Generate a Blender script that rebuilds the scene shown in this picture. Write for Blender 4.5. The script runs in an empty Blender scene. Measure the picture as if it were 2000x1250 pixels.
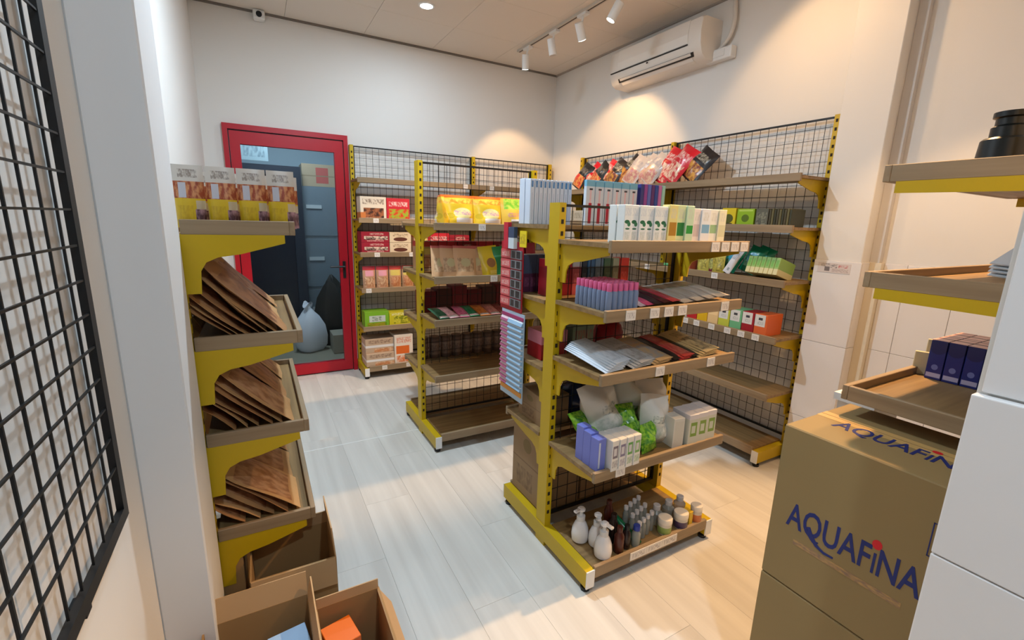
import bpy, bmesh, math, random
from mathutils import Vector, Matrix, Euler
R = math.radians
random.seed(7)
scene = bpy.context.scene
COL = scene.collection

# ------------------------------------------------------------------ camera
YAW, PITCH, ROLL = 0.5116, 0.2144, 0.0284
fwd = Vector((math.sin(YAW), math.cos(YAW), 0)); rgt = Vector((math.cos(YAW), -math.sin(YAW), 0)); upv = Vector((0, 0, 1))
F_ = fwd * math.cos(PITCH) - upv * math.sin(PITCH)
U0 = fwd * math.sin(PITCH) + upv * math.cos(PITCH)
R_ = rgt * math.cos(ROLL) + U0 * math.sin(ROLL)
U_ = U0 * math.cos(ROLL) - rgt * math.sin(ROLL)
cam = bpy.data.cameras.new('camera'); cam.sensor_width = 36; cam.sensor_fit = 'HORIZONTAL'
cam.lens = 36 * 888.14 / 2000; cam.clip_start = 0.02; cam.clip_end = 60
co = bpy.data.objects.new('camera', cam); COL.objects.link(co)
co.matrix_world = Matrix(((R_.x, U_.x, -F_.x, -2.898), (R_.y, U_.y, -F_.y, -4.35), (R_.z, U_.z, -F_.z, 1.4257), (0, 0, 0, 1)))
scene.camera = co

# ------------------------------------------------------------------ world, lights, exposure
scene.view_settings.view_transform = 'Standard'
scene.view_settings.look = 'None'
scene.view_settings.gamma = 1
scene.view_settings.use_curve_mapping = False
scene.view_settings.exposure = 0.0
w = bpy.data.worlds.new('world'); scene.world = w; w.use_nodes = True
w.node_tree.nodes['Background'].inputs[0].default_value = (0.72, 0.84, 1.0, 1)
w.node_tree.nodes['Background'].inputs[1].default_value = 0.16
WARM = (1.0, 0.60, 0.28); COOL = (0.70, 0.86, 1.0); NEUT = (1.0, 0.93, 0.84)

def light(name, kind, loc, power, color, aim=None, size=0.1, angle=60, blend=0.5):
    l = bpy.data.lights.new(name, kind); l.energy = power; l.color = color
    if kind == 'AREA': l.shape = 'DISK'; l.size = size
    else: l.shadow_soft_size = size
    if kind == 'SPOT': l.spot_size = R(angle); l.spot_blend = blend
    o = bpy.data.objects.new(name, l); COL.objects.link(o); o.location = loc
    if aim is not None:
        o.rotation_euler = (Vector(aim) - Vector(loc)).to_track_quat('-Z', 'Y').to_euler()
    return o

H = 2.931; WL = -3.1955

# ------------------------------------------------------------------ materials
MATS = {}
def nd(nt, t, **kw):
    n = nt.nodes.new(t)
    for k, v in kw.items(): setattr(n, k, v)
    return n
def new_mat(name):
    m = bpy.data.materials.new(name); m.use_nodes = True
    return m, m.node_tree, m.node_tree.nodes['Principled BSDF']
def c4(c): return (c[0], c[1], c[2], 1)
def s2l(*c):   # sRGB 0-255 to linear
    return tuple(((v / 255) / 12.92 if v / 255 <= 0.04045 else ((v / 255 + 0.055) / 1.055) ** 2.4) for v in c)
def plain(name, col, rough=0.5, metal=0.0, vary=0.0, scale=8.0, bump=0.0, bscale=60.0, alpha=1.0, trans=0.0, emit=0.0, ior=1.45, spec=None, sss=0.0):
    if name in MATS: return MATS[name]
    m, nt, b = new_mat(name)
    b.inputs['Base Color'].default_value = c4(col); b.inputs['Roughness'].default_value = rough
    b.inputs['Metallic'].default_value = metal; b.inputs['IOR'].default_value = ior
    if spec is not None: b.inputs['Specular IOR Level'].default_value = spec
    if trans: b.inputs['Transmission Weight'].default_value = trans
    if emit: b.inputs['Emission Color'].default_value = c4(col); b.inputs['Emission Strength'].default_value = emit
    if vary or bump:
        tc = nd(nt, 'ShaderNodeTexCoord'); no = nd(nt, 'ShaderNodeTexNoise'); no.inputs['Scale'].default_value = scale
        no.inputs['Detail'].default_value = 4
        nt.links.new(tc.outputs['Object'], no.inputs['Vector'])
        if vary:
            mx = nd(nt, 'ShaderNodeMix', data_type='RGBA')
            mx.inputs[6].default_value = c4([max(0, v * (1 - vary)) for v in col]); mx.inputs[7].default_value = c4([min(1, v * (1 + vary)) for v in col])
            nt.links.new(no.outputs['Fac'], mx.inputs[0]); nt.links.new(mx.outputs[2], b.inputs['Base Color'])
        if bump:
            n2 = nd(nt, 'ShaderNodeTexNoise'); n2.inputs['Scale'].default_value = bscale
            nt.links.new(tc.outputs['Object'], n2.inputs['Vector'])
            bp = nd(nt, 'ShaderNodeBump'); bp.inputs['Strength'].default_value = bump; bp.inputs['Distance'].default_value = 0.005
            nt.links.new(n2.outputs['Fac'], bp.inputs['Height']); nt.links.new(bp.outputs[0], b.inputs['Normal'])
    MATS[name] = m; return m
def wood(name, ca, cb, axis=0, rough=0.5, scale=1.0, rnd=False):
    if name in MATS: return MATS[name]
    m, nt, b = new_mat(name); b.inputs['Roughness'].default_value = rough
    tc = nd(nt, 'ShaderNodeTexCoord'); mp = nd(nt, 'ShaderNodeMapping')
    s = [38 * scale] * 3; s[axis] = 1.6 * scale; mp.inputs['Scale'].default_value = s
    nt.links.new(tc.outputs['Object'], mp.inputs['Vector'])
    no = nd(nt, 'ShaderNodeTexNoise'); no.inputs['Scale'].default_value = 1.0; no.inputs['Detail'].default_value = 5
    nt.links.new(mp.outputs[0], no.inputs['Vector'])
    if rnd:
        oi = nd(nt, 'ShaderNodeObjectInfo'); ad = nd(nt, 'ShaderNodeVectorMath', operation='ADD'); cm = nd(nt, 'ShaderNodeVectorMath', operation='SCALE')
        cm.inputs[3].default_value = 40; cm.inputs[0].default_value = (1, 1, 1)
        cx = nd(nt, 'ShaderNodeCombineXYZ')
        mu = nd(nt, 'ShaderNodeMath', operation='MULTIPLY'); mu.inputs[1].default_value = 60
        nt.links.new(oi.outputs['Random'], mu.inputs[0])
        for i in range(3): nt.links.new(mu.outputs[0], cx.inputs[i])
        nt.links.new(mp.outputs[0], ad.inputs[0]); nt.links.new(cx.outputs[0], ad.inputs[1]); nt.links.new(ad.outputs[0], no.inputs['Vector'])
    rp = nd(nt, 'ShaderNodeValToRGB'); rp.color_ramp.elements[0].position = 0.3; rp.color_ramp.elements[1].position = 0.72
    rp.color_ramp.elements[0].color = c4(ca); rp.color_ramp.elements[1].color = c4(cb)
    nt.links.new(no.outputs['Fac'], rp.inputs[0])
    out = rp.outputs[0]
    if rnd:
        hs = nd(nt, 'ShaderNodeHueSaturation'); mr = nd(nt, 'ShaderNodeMapRange'); mr.inputs[3].default_value = 0.96; mr.inputs[4].default_value = 1.03
        nt.links.new(oi.outputs['Random'], mr.inputs[0]); nt.links.new(mr.outputs[0], hs.inputs['Value']); nt.links.new(out, hs.inputs['Color']); out = hs.outputs[0]
    nt.links.new(out, b.inputs['Base Color'])
    MATS[name] = m; return m
def printed(name, base, zones, rough=0.45, axis='x', bump=0.0):
    """packaging print: zones in the object's own 0..1 face coordinates (u across, v up)"""
    if name in MATS: return MATS[name]
    m, nt, b = new_mat(name); b.inputs['Roughness'].default_value = rough
    tc = nd(nt, 'ShaderNodeTexCoord'); sp = nd(nt, 'ShaderNodeSeparateXYZ'); nt.links.new(tc.outputs['Generated'], sp.inputs[0])
    ua, va = {'x': (0, 2), 'y': (1, 2), 'f': (0, 1)}[axis]
    U, V = sp.outputs[ua], sp.outputs[va]
    def band(sock, a, bb):
        n = nd(nt, 'ShaderNodeMath', operation='COMPARE'); n.inputs[1].default_value = (a + bb) / 2; n.inputs[2].default_value = abs(bb - a) / 2
        nt.links.new(sock, n.inputs[0]); return n.outputs[0]
    def mul(x, y):
        n = nd(nt, 'ShaderNodeMath', operation='MULTIPLY'); nt.links.new(x, n.inputs[0]); nt.links.new(y, n.inputs[1]); return n.outputs[0]
    def noise(sx, sy, seed, thr=None, detail=2):
        mp = nd(nt, 'ShaderNodeMapping'); sc = [1, 1, 1]; sc[ua] = sx; sc[va] = sy
        if axis != 'f': sc[1 if ua == 0 else 0] = sx * 0.3
        mp.inputs['Scale'].default_value = sc; mp.inputs['Location'].default_value = (seed, seed * 1.7, seed * 0.3)
        nt.links.new(tc.outputs['Generated'], mp.inputs[0]); n = nd(nt, 'ShaderNodeTexNoise'); n.inputs['Scale'].default_value = 1; n.inputs['Detail'].default_value = detail
        nt.links.new(mp.outputs[0], n.inputs['Vector'])
        if thr is None: return n.outputs['Fac']
        g = nd(nt, 'ShaderNodeMath', operation='GREATER_THAN'); g.inputs[1].default_value = thr; nt.links.new(n.outputs['Fac'], g.inputs[0]); return g.outputs[0]
    cur = nd(nt, 'ShaderNodeRGB'); cur.outputs[0].default_value = c4(base); cur = cur.outputs[0]
    for i, z in enumerate(zones):
        k = z[0]
        if k in 'rtn': mask = mul(band(U, z[1], z[2]), band(V, z[3], z[4]))
        elif k == 'e':
            def sq(sock, c, r):
                s = nd(nt, 'ShaderNodeMath', operation='SUBTRACT'); s.inputs[1].default_value = c; nt.links.new(sock, s.inputs[0])
                d = nd(nt, 'ShaderNodeMath', operation='DIVIDE'); d.inputs[1].default_value = r; nt.links.new(s.outputs[0], d.inputs[0])
                return mul(d.outputs[0], d.outputs[0])
            ad = nd(nt, 'ShaderNodeMath', operation='ADD'); nt.links.new(sq(U, z[1], z[3]), ad.inputs[0]); nt.links.new(sq(V, z[2], z[4]), ad.inputs[1])
            lt = nd(nt, 'ShaderNodeMath', operation='LESS_THAN'); lt.inputs[1].default_value = 1; nt.links.new(ad.outputs[0], lt.inputs[0]); mask = lt.outputs[0]
        mx = nd(nt, 'ShaderNodeMix', data_type='RGBA'); nt.links.new(cur, mx.inputs[6])
        if k == 't':      # blurred print lines
            n_ = noise(15, 2.6 / max(0.02, z[4] - z[3]), i * 3.1 + 1, None, 1); mr_ = nd(nt, 'ShaderNodeMapRange'); mr_.inputs[1].default_value = 0.34; mr_.inputs[2].default_value = 0.66; mr_.inputs[4].default_value = 0.75; nt.links.new(n_, mr_.inputs[0]); mask = mul(mask, mr_.outputs[0])
        if k == 'n':      # photo-like patchwork of two colours
            m2 = nd(nt, 'ShaderNodeMix', data_type='RGBA'); m2.inputs[6].default_value = c4(z[5]); m2.inputs[7].default_value = c4(z[6])
            rp = nd(nt, 'ShaderNodeMapRange'); rp.inputs[1].default_value = 0.4; rp.inputs[2].default_value = 0.6
            nt.links.new(noise(9, 9, i * 5.3 + 2, None, 3), rp.inputs[0]); nt.links.new(rp.outputs[0], m2.inputs[0]); nt.links.new(m2.outputs[2], mx.inputs[7])
        else:
            mx.inputs[7].default_value = c4(z[5])
        nt.links.new(mask, mx.inputs[0]); cur = mx.outputs[2]
    nt.links.new(cur, b.inputs['Base Color'])
    if bump:
        n2 = nd(nt, 'ShaderNodeTexNoise'); n2.inputs['Scale'].default_value = 14; nt.links.new(tc.outputs['Object'], n2.inputs['Vector'])
        bp = nd(nt, 'ShaderNodeBump'); bp.inputs['Strength'].default_value = bump; bp.inputs['Distance'].default_value = 0.01
        nt.links.new(n2.outputs['Fac'], bp.inputs['Height']); nt.links.new(bp.outputs[0], b.inputs['Normal'])
    MATS[name] = m; return m

M_WALL = plain('wall_paint', s2l(226, 223, 218), 0.75, vary=0.012, scale=3)
M_COLUMN = plain('column_paint', s2l(226, 226, 226), 0.7)
M_CEIL = plain('ceiling_panel', s2l(226, 217, 206), 0.8, bump=0.08, bscale=240)
M_CEILT = plain('ceiling_tbar', s2l(120, 114, 106), 0.6)
M_TILE = plain('wall_tile', s2l(232, 228, 226), 0.22, vary=0.01)
M_GROUT = plain('tile_grout', s2l(176, 170, 166), 0.8)
M_FLOORB = plain('floor_joint', s2l(184, 180, 172), 0.7)
M_PLANK = wood('floor_plank', s2l(203, 199, 191), s2l(221, 218, 210), 1, 0.4, 0.5, True)
M_YEL = plain('yellow_steel', s2l(196, 164, 14), 0.45, vary=0.03)
M_SLOT = plain('slot_dark', s2l(40, 30, 12), 0.8)
M_BLK = plain('black_wire', s2l(16, 16, 17), 0.45)
M_BLKP = plain('black_plastic', s2l(22, 22, 24), 0.4)
M_WHP = plain('white_plastic', s2l(232, 232, 230), 0.35)
M_BOARD = wood('shelf_wood', s2l(118, 92, 56), s2l(158, 127, 82), 0, 0.5)
M_BOARDY = wood('shelf_wood_b', s2l(118, 92, 56), s2l(158, 127, 82), 1, 0.5)
M_RIM = wood('rim_wood', s2l(132, 110, 82), s2l(158, 136, 106), 0, 0.5)
M_RIMY = wood('rim_wood_b', s2l(132, 110, 82), s2l(158, 136, 106), 1, 0.5)
M_TAG = printed('price_tag', s2l(228, 222, 214), [('t', .12, .88, .2, .8, s2l(150, 140, 140))], 0.4)
M_RED = plain('red_aluminium', s2l(178, 14, 34), 0.35)
M_GLASS = plain('clear_glass', (0.9, 0.95, 0.97), 0.02, trans=1.0, ior=1.1)
M_CARD = plain('cardboard', s2l(158, 124, 80), 0.8, vary=0.07, scale=5)
M_CARDL = plain('cardboard_inner', s2l(188, 154, 112), 0.8, vary=0.06, scale=5)
M_CARDA = plain('water_carton', s2l(142, 119, 77), 0.7, vary=0.04, scale=4)
M_NAVY = plain('navy_ink', s2l(20, 36, 104), 0.6)
M_REDI = plain('red_ink', s2l(206, 22, 34), 0.6)
M_FAINT = plain('faint_ink', s2l(140, 112, 78), 0.7)

# ------------------------------------------------------------------ mesh helpers
class MB:
    def __init__(s): s.v = []; s.f = []
    def box(s, x0, x1, y0, y1, z0, z1):
        n = len(s.v)
        s.v += [(x0, y0, z0), (x1, y0, z0), (x1, y1, z0), (x0, y1, z0), (x0, y0, z1), (x1, y0, z1), (x1, y1, z1), (x0, y1, z1)]
        s.f += [tuple(n + i for i in q) for q in ((0, 3, 2, 1), (4, 5, 6, 7), (0, 1, 5, 4), (1, 2, 6, 5), (2, 3, 7, 6), (3, 0, 4, 7))]
        return s
    def prism(s, poly, axis, a, b):
        """poly in the plane normal to axis, extruded from a to b"""
        n = len(s.v); k = len(poly)
        def P(p, t):
            return {0: (t, p[0], p[1]), 1: (p[0], t, p[1]), 2: (p[0], p[1], t)}[axis]
        s.v += [P(p, a) for p in poly] + [P(p, b) for p in poly]
        s.f += [tuple(n + i for i in range(k)), tuple(n + k + i for i in reversed(range(k)))]
        s.f += [(n + i, n + k + i, n + k + (i + 1) % k, n + (i + 1) % k) for i in range(k)]
        return s
    def loft(s, rings, caps=True):
        n = len(s.v); k = len(rings[0])
        for r in rings: s.v += [tuple(p) for p in r]
        for j in range(len(rings) - 1):
            s.f += [(n + j * k + i, n + j * k + (i + 1) % k, n + (j + 1) * k + (i + 1) % k, n + (j + 1) * k + i) for i in range(k)]
        if caps:
            s.f.append(tuple(n + i for i in reversed(range(k)))); s.f.append(tuple(n + (len(rings) - 1) * k + i for i in range(k)))
        return s
    def lathe(s, prof, n=20, c=(0, 0), ex=1.0, ey=1.0):
        return s.loft([[(c[0] + r * ex * math.cos(2 * math.pi * i / n), c[1] + r * ey * math.sin(2 * math.pi * i / n), z) for i in range(n)] for r, z in prof])
    def tube(s, p0, p1, r, n=8, r1=None):
        p0, p1 = Vector(p0), Vector(p1); d = (p1 - p0).normalized()
        a = d.orthogonal().normalized(); b = d.cross(a); r1 = r if r1 is None else r1
        return s.loft([[p + (a * math.cos(2 * math.pi * i / n) + b * math.sin(2 * math.pi * i / n)) * rr for i in range(n)] for p, rr in ((p0, r), (p1, r1))])
    def pouch(s, w, h, t, kind='stand', nu=10, nv=10, seed=0, wr=0.15, bend=0.0):
        """sealed bag standing in local XZ, bulging along Y; base at z=0"""
        rd = random.Random(seed); ph = [rd.uniform(0, 6.28) for _ in range(6)]
        rings = []
        for j in range(nv + 1):
            v = j / nv
            if kind == 'stand': prof = max(0.02, (1 - v) ** 0.75 * min(1, 0.72 + v * 1.6))
            else: prof = max(0.02, math.sin(math.pi * min(1, max(0, (v - 0.05) / 0.9))) ** 0.55) if 0.05 < v < 0.95 else 0.02
            def side(u, sg):
                g = max(0.0, 1 - abs(2 * u - 1) ** 3)
                wob = 1 + wr * (math.sin(7 * u + 5 * v + ph[0]) + math.sin(11 * v - 4 * u + ph[1]) * 0.7)
                zz = h * v + wr * 0.02 * h * math.sin(6 * u + ph[2])
                xs = 1 - 0.03 * prof
                crk = wr * 0.016 * math.sin(5 * u + ph[3] + 3 * v) * math.sin(4 * v + ph[4])
                return ((u - 0.5) * w * xs, sg * (t / 2 * prof * g * wob + 0.0006) - bend * h * max(0.0, v - 0.5) ** 2 + (crk if bend else 0), zz)
            rings.append([side(i / nu, -1) for i in range(nu + 1)] + [side(i / nu, 1) for i in range(nu, -1, -1)])
        return s.loft(rings)
    def mesh(s, name, smooth=False):
        m = bpy.data.meshes.new(name); m.from_pydata(s.v, [], s.f)
        bm = bmesh.new(); bm.from_mesh(m); bmesh.ops.recalc_face_normals(bm, faces=bm.faces); bm.to_mesh(m); bm.free()
        if smooth:
            m.polygons.foreach_set('use_smooth', [True] * len(m.polygons))
            try: m.set_sharp_from_angle(angle=R(38))
            except Exception: pass
        return m
    def obj(s, name, mat, parent=None, loc=None, rot=None, smooth=False):
        return link(name, s.mesh(name, smooth), mat, parent, loc, rot)
def link(name, me, mat=None, parent=None, loc=None, rot=None):
    o = bpy.data.objects.new(name, me)
    if mat is not None and me is not None and not me.materials: me.materials.append(mat)
    COL.objects.link(o); o.parent = parent
    if loc is not None: o.location = loc
    if rot is not None: o.rotation_euler = rot
    return o
def empty(name, loc=(0, 0, 0), rz=0.0):
    o = bpy.data.objects.new(name, None); o.empty_display_size = 0.05; COL.objects.link(o); o.location = loc; o.rotation_euler = (0, 0, rz); return o
def tag(o, label, cat, group=None):
    o['label'] = label; o['category'] = cat
    if group: o['group'] = group
    return o
def struct(o): o['kind'] = 'structure'; return o
def stuff(o): o['kind'] = 'stuff'; return o
def rebox(m, bev=0.003, seg=1):
    bm = bmesh.new(); bm.from_mesh(m); bmesh.ops.bevel(bm, geom=list(bm.edges), offset=bev, segments=seg, affect='EDGES', profile=0.5); bm.to_mesh(m); bm.free(); return m
ORD = ['first', 'second', 'third', 'fourth', 'fifth', 'sixth', 'seventh', 'eighth', 'ninth', 'tenth', 'eleventh', 'twelfth', 'thirteenth', 'fourteenth']
CACHE = {}
def bmesh_box(w, d, h, bev=0.0015):
    k = ('box', round(w, 4), round(d, 4), round(h, 4))
    if k not in CACHE:
        m = MB().box(-w / 2, w / 2, -d / 2, d / 2, 0, h).mesh('carton'); CACHE[k] = rebox(m, bev)
    return CACHE[k]
def pbox(name, label, cat, loc, w, d, h, mat, rz=0.0, group=None, parts=True, tilt=(0, 0)):
    me = bmesh_box(w, d, h).copy(); me.materials.clear()
    o = link(name, me, mat, None, loc, (tilt[0], tilt[1], rz)); tag(o, label, cat, group)
    return o
def ppouch(name, label, cat, loc, w, h, t, mat, kind='stand', rot=(0, 0, 0), group=None, seed=0, wr=0.15, bend=0.0):
    o = MB().pouch(w, h, t, kind, seed=seed, wr=wr, bend=bend).obj(name, mat, None, loc, rot, True); tag(o, label, cat, group); return o
def text_mesh(s, size, ext=0.0004, shear=0.0):
    cu = bpy.data.curves.new('txt', 'FONT'); cu.body = s; cu.size = size; cu.extrude = ext; cu.resolution_u = 3; cu.offset = size * 0.012; cu.space_character = 1.0
    o = bpy.data.objects.new('txt', cu); COL.objects.link(o); bpy.context.view_layer.update()
    me = bpy.data.meshes.new_from_object(o.evaluated_get(bpy.context.evaluated_depsgraph_get()))
    bpy.data.objects.remove(o); bpy.data.curves.remove(cu); return me

# ================================================================== SETTING
# floor with planks running into the shop
fl = struct(MB().box(WL, 0.0, -5.6, 0.0, -0.06, -0.004).obj('floor', M_FLOORB)); fl['label'] = 'pale grey wood plank floor'
PW_, PL_ = 0.225, 1.25
pm = rebox(MB().box(0, PW_ - 0.0006, 0, PL_ - 0.0006, -0.02, 0).mesh('plank'), 0.0003); pm.materials.append(M_PLANK)
ix = 0; x = WL + 0.001
while x < -0.02:
    wx = min(PW_, -0.001 - x); y = -5.55 + (ix % 3) * 0.42 - 0.42
    while y < -0.01:
        y0 = max(y, -5.58); y1 = min(y + PL_, -0.001)
        if y1 - y0 > 0.03:
            o = link('plank', pm, None, fl, (x, y0, 0)); o.scale = (wx / PW_, (y1 - y0) / PL_, 1)
        y += PL_
    x += PW_; ix += 1
jt = MB().box(WL + .42, -1.2, -1.512, -1.504, 0, 0.0012).obj('trim_1', plain('pale_strip', s2l(236, 236, 232), 0.3)); struct(jt)  # thin pale strip across the floor

# back wall with the door opening
DX0, DX1 = -3.06, -2.143
wb = MB(); wb.box(WL - .1, DX0, 0, .1, 0, H); wb.box(DX1, 0.1, 0, .1, 0, H); wb.box(DX0, DX1, 0, .1, 2.1, H)
struct(wb.obj('wall_back', M_WALL))
struct(MB().box(WL - .1, WL, -5.6, 0, 0, H).obj('wall_left', M_WALL))
cX = WL + .115
struct(rebox(MB().box(WL, cX, -3.0386, -2.8022, 0, H).mesh('col'), .004) and link('wall_column_left', rebox(MB().box(WL, cX, -3.0386, -2.8022, 0, H).mesh('col'), .004), M_COLUMN))
wr_ = struct(MB().box(0, .1, -5.6, .1, 0, H).obj('wall_right', M_WALL))
pil = struct(link('wall_pillar_right', rebox(MB().box(-.12, 0, -3.14, -2.912, 0, H).mesh('pil'), .003), M_WALL))
# cable trunking in the corner beside the pillar
struct(MB().box(-.035, 0, -3.185, -3.141, 1.262, H).obj('trim_2', plain('trunking', s2l(206, 202, 198), 0.5)))
struct(MB().box(-.045, 0, -3.20, -3.141, 0, 1.262).obj('trim_3', plain('tile_edge', s2l(226, 214, 190), 0.4)))
# tile dado: pillar front, pillar side and wall
def tiles(parent, plane, a0, a1, z0s, pos, wid, off=0.0):
    g = 0.002
    for r in range(len(z0s) - 1):
        a = a0 - ((off * r) % wid)
        while a < a1 - 0.004:
            b0, b1 = max(a, a0), min(a + wid, a1)
            if b1 - b0 > 0.01:
                m = MB()
                if plane == 'x': m.box(pos - .008, pos, b0 + g / 2, b1 - g / 2, z0s[r] + g / 2, z0s[r + 1] - g / 2)
                else: m.box(b0 + g / 2, b1 - g / 2, pos - .008, pos, z0s[r] + g / 2, z0s[r + 1] - g / 2)
                link('tile', rebox(m.mesh('tile'), .0012), M_TILE, parent)
            a += wid
ROWS = [0.0, .33, .795, 1.262]
tiles(pil, 'x', -3.148, -2.912, ROWS, -.1205, .6)
tiles(pil, 'y', -.12, -.046, ROWS, -3.1405, .3)
tiles(wr_, 'x', -4.10, -3.20, ROWS, -.0005, .2)
struct(MB().box(-.1215, -.1203, -3.145, -2.912, 0, 1.262).obj('trim_4', M_GROUT))
struct(MB().box(-.0012, -.0002, -4.1, -3.2, 0, 1.262).obj('trim_5', M_GROUT))
st = MB().box(-.1302, -.1292, -3.1, -2.935, 1.195, 1.248).obj('sticker', printed('sticker_print', s2l(216, 206, 202), [('r', .62, .78, .15, .6, s2l(120, 112, 112)), ('t', .05, .55, .1, .45, s2l(180, 160, 156)), ('t', .08, .36, .55, .85, s2l(196, 60, 66)), ('t', .4, .6, .5, .9, s2l(90, 84, 88)), ('t', .62, .9, .6, .95, s2l(140, 134, 130))], 0.4, 'y'))
tag(st, 'small printed sticker on the tiled pillar beside the right wall rack', 'sticker')

# front wall stub clad in large white tiles (right foreground)
wf = struct(MB().box(-1.868, 0.0, -4.30, -4.103, 0, H).obj('wall_front', M_WALL))
for r, (z0, z1) in enumerate(((0, .29), (.29, .58), (.58, .869), (.869, 1.170))):
    m = MB().box(-1.89, -1.868, -4.302, -4.1025, z0 + .001, z1 - .001).mesh('tile'); link('tile', rebox(m, .0025, 2), M_TILE, wf)
for r, (z0, z1) in enumerate(((1.172, 1.47), (1.47, 1.77), (1.77, 2.07), (2.07, 2.37))):
    m = MB().box(-1.876, -1.868, -4.302, -4.110, z0 + .001, z1 - .001).mesh('tile'); link('tile', rebox(m, .002), M_TILE, wf)

# ceiling of square panels on a thin grid
ce = struct(MB().box(WL, 0, -5.6, 0, H + .004, H + .05).obj('ceiling', M_CEILT))
cp_ = rebox(MB().box(0, .598, 0, .598, 0, .012).mesh('ceiling_panel'), .0015); cp_.materials.append(M_CEIL)
xs = [0.0 - .17 - .6 * i for i in range(-1, 6)]; ys = [0 - .56 - .6 * i for i in range(-1, 9)]
for xa in xs:
    for ya_ in ys:
        x0, x1 = max(xa - .6, WL), min(xa, 0); y0, y1 = max(ya_ - .6, -5.6), min(ya_, 0)
        if x1 - x0 > .02 and y1 - y0 > .02:
            o = link('ceiling_panel', cp_, None, ce, (x0 + .001, y0 + .001, H - .007)); o.scale = ((x1 - x0) / .6, (y1 - y0) / .6, 1)
tr = MB(); tr.box(WL, 0, -.02, 0, H - .02, H - .007); struct(tr.obj('trim_6', plain('edge_angle', s2l(120, 112, 104), 0.6)))
struct(MB().box(-.02, 0, -4.1, -.02, H - .018, H - .007).obj('trim_7', plain('edge_angle2', s2l(170, 160, 150), 0.6)))

# ------------------------------------------------------------------ red glazed door
dr = struct(empty('door_1', (DX0, 0, 0))); dr['label'] = 'red aluminium framed glass door with black handle'
W_ = DX1 - DX0
m = MB(); m.box(0, .035, -.03, .06, 0, 2.1); m.box(W_ - .035, W_, -.03, .06, 0, 2.1); m.box(.035, W_ - .035, -.03, .06, 2.06, 2.1); m.obj('outer_frame', M_RED, dr)
m = MB(); m.box(.042, .112, -.022, .03, .012, 2.05); m.box(W_ - .112, W_ - .042, -.022, .03, .012, 2.05); m.box(.112, W_ - .112, -.022, .03, 1.955, 2.05); m.box(.112, W_ - .112, -.022, .03, .012, .105); m.obj('leaf_frame', M_RED, dr)
m = MB(); m.box(.036, .041, -.005, .0, 0, 2.055); m.box(W_ - .041, W_ - .036, -.005, 0, 0, 2.055); m.box(.036, W_ - .036, -.005, 0, 2.051, 2.058); m.obj('gasket', M_BLKP, dr)
MB().box(.112, W_ - .112, .002, .006, .105, 1.955).obj('glass_pane', M_GLASS, dr)
m = MB(); m.box(W_ - .09, W_ - .066, -.032, -.022, .88, 1.03); m.tube((W_ - .078, -.03, .985), (W_ - .078, -.07, .985), .008); m.tube((W_ - .078, -.066, .985), (W_ - .20, -.066, .985), .009); m.obj('handle', M_BLKP, dr)

# ------------------------------------------------------------------ store room seen through the glass
BY = 1.9
m = MB(); m.box(-3.6, -1.6, BY, BY + .1, 0, 2.6); m.box(-3.7, -3.6, .1, BY, 0, 2.6); m.box(-1.6, -1.5, .1, BY, 0, 2.6)
struct(m.obj('wall_storeroom', plain('store_wall', s2l(170, 190, 200), 0.7)))
struct(MB().box(-3.7, -1.5, .0, BY + .1, -.05, -.002).obj('floor_storeroom', plain('store_floor', s2l(140, 136, 118), 0.6, vary=.05)))
struct(MB().box(-3.7, -1.5, .1, BY + .1, 2.6, 2.65).obj('ceiling_storeroom', M_CEIL))
m = MB(); m.box(-3.5, -2.42, 1.25, 1.31, 1.84, 1.93); m.box(-2.52, -2.42, 1.25, 1.31, 0, 1.84)
fr = struct(m.obj('door_2', plain('dark_frame', s2l(42, 48, 58), 0.5))); fr['label'] = 'dark grey door frame inside the store room'
MB().box(-3.5, -2.52, 1.27, 1.29, 0, 1.84).obj('door_leaf', plain('dark_leaf', s2l(30, 34, 44), 0.3), fr)
cb = empty('metal_cabinet', (-2.28, 1.35, 0)); tag(cb, 'grey metal cabinet in the store room behind the glass door', 'cabinet')
mg = plain('cabinet_grey', s2l(132, 146, 152), 0.45)
MB().box(-.18, .28, 0, .4, .0, 1.74).obj('body', mg, cb)
for i, z in enumerate((.04, .62, 1.2)):
    d = MB().box(-.17, .27, -.015, 0, z, z + .54).obj('cabinet_door', plain('cabinet_door', s2l(112, 126, 134), 0.4), cb)
    MB().box(-.1, .06, -.026, -.015, z + .3, z + .34).obj('label_holder', plain('lh', s2l(176, 186, 188), 0.4), d)
cbx = pbox('cardboard_carton', 'cardboard carton with red print on top of the metal cabinet', 'carton', (-2.23, 1.5, 1.741), .34, .3, .24, printed('carton_red', s2l(166, 150, 124), [('r', .42, .8, .15, .85, s2l(176, 92, 84)), ('r', 0, 1, .45, .5, s2l(140, 124, 98))]))
sg = MB().box(-3.02, -2.72, 1.23, 1.24, 1.96, 2.14).obj('notice_board', printed('notice', s2l(150, 172, 178), [('t', .1, .9, .2, .85, s2l(96, 116, 126))])); tag(sg, 'pale notice above the dark store room door', 'notice')
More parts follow.
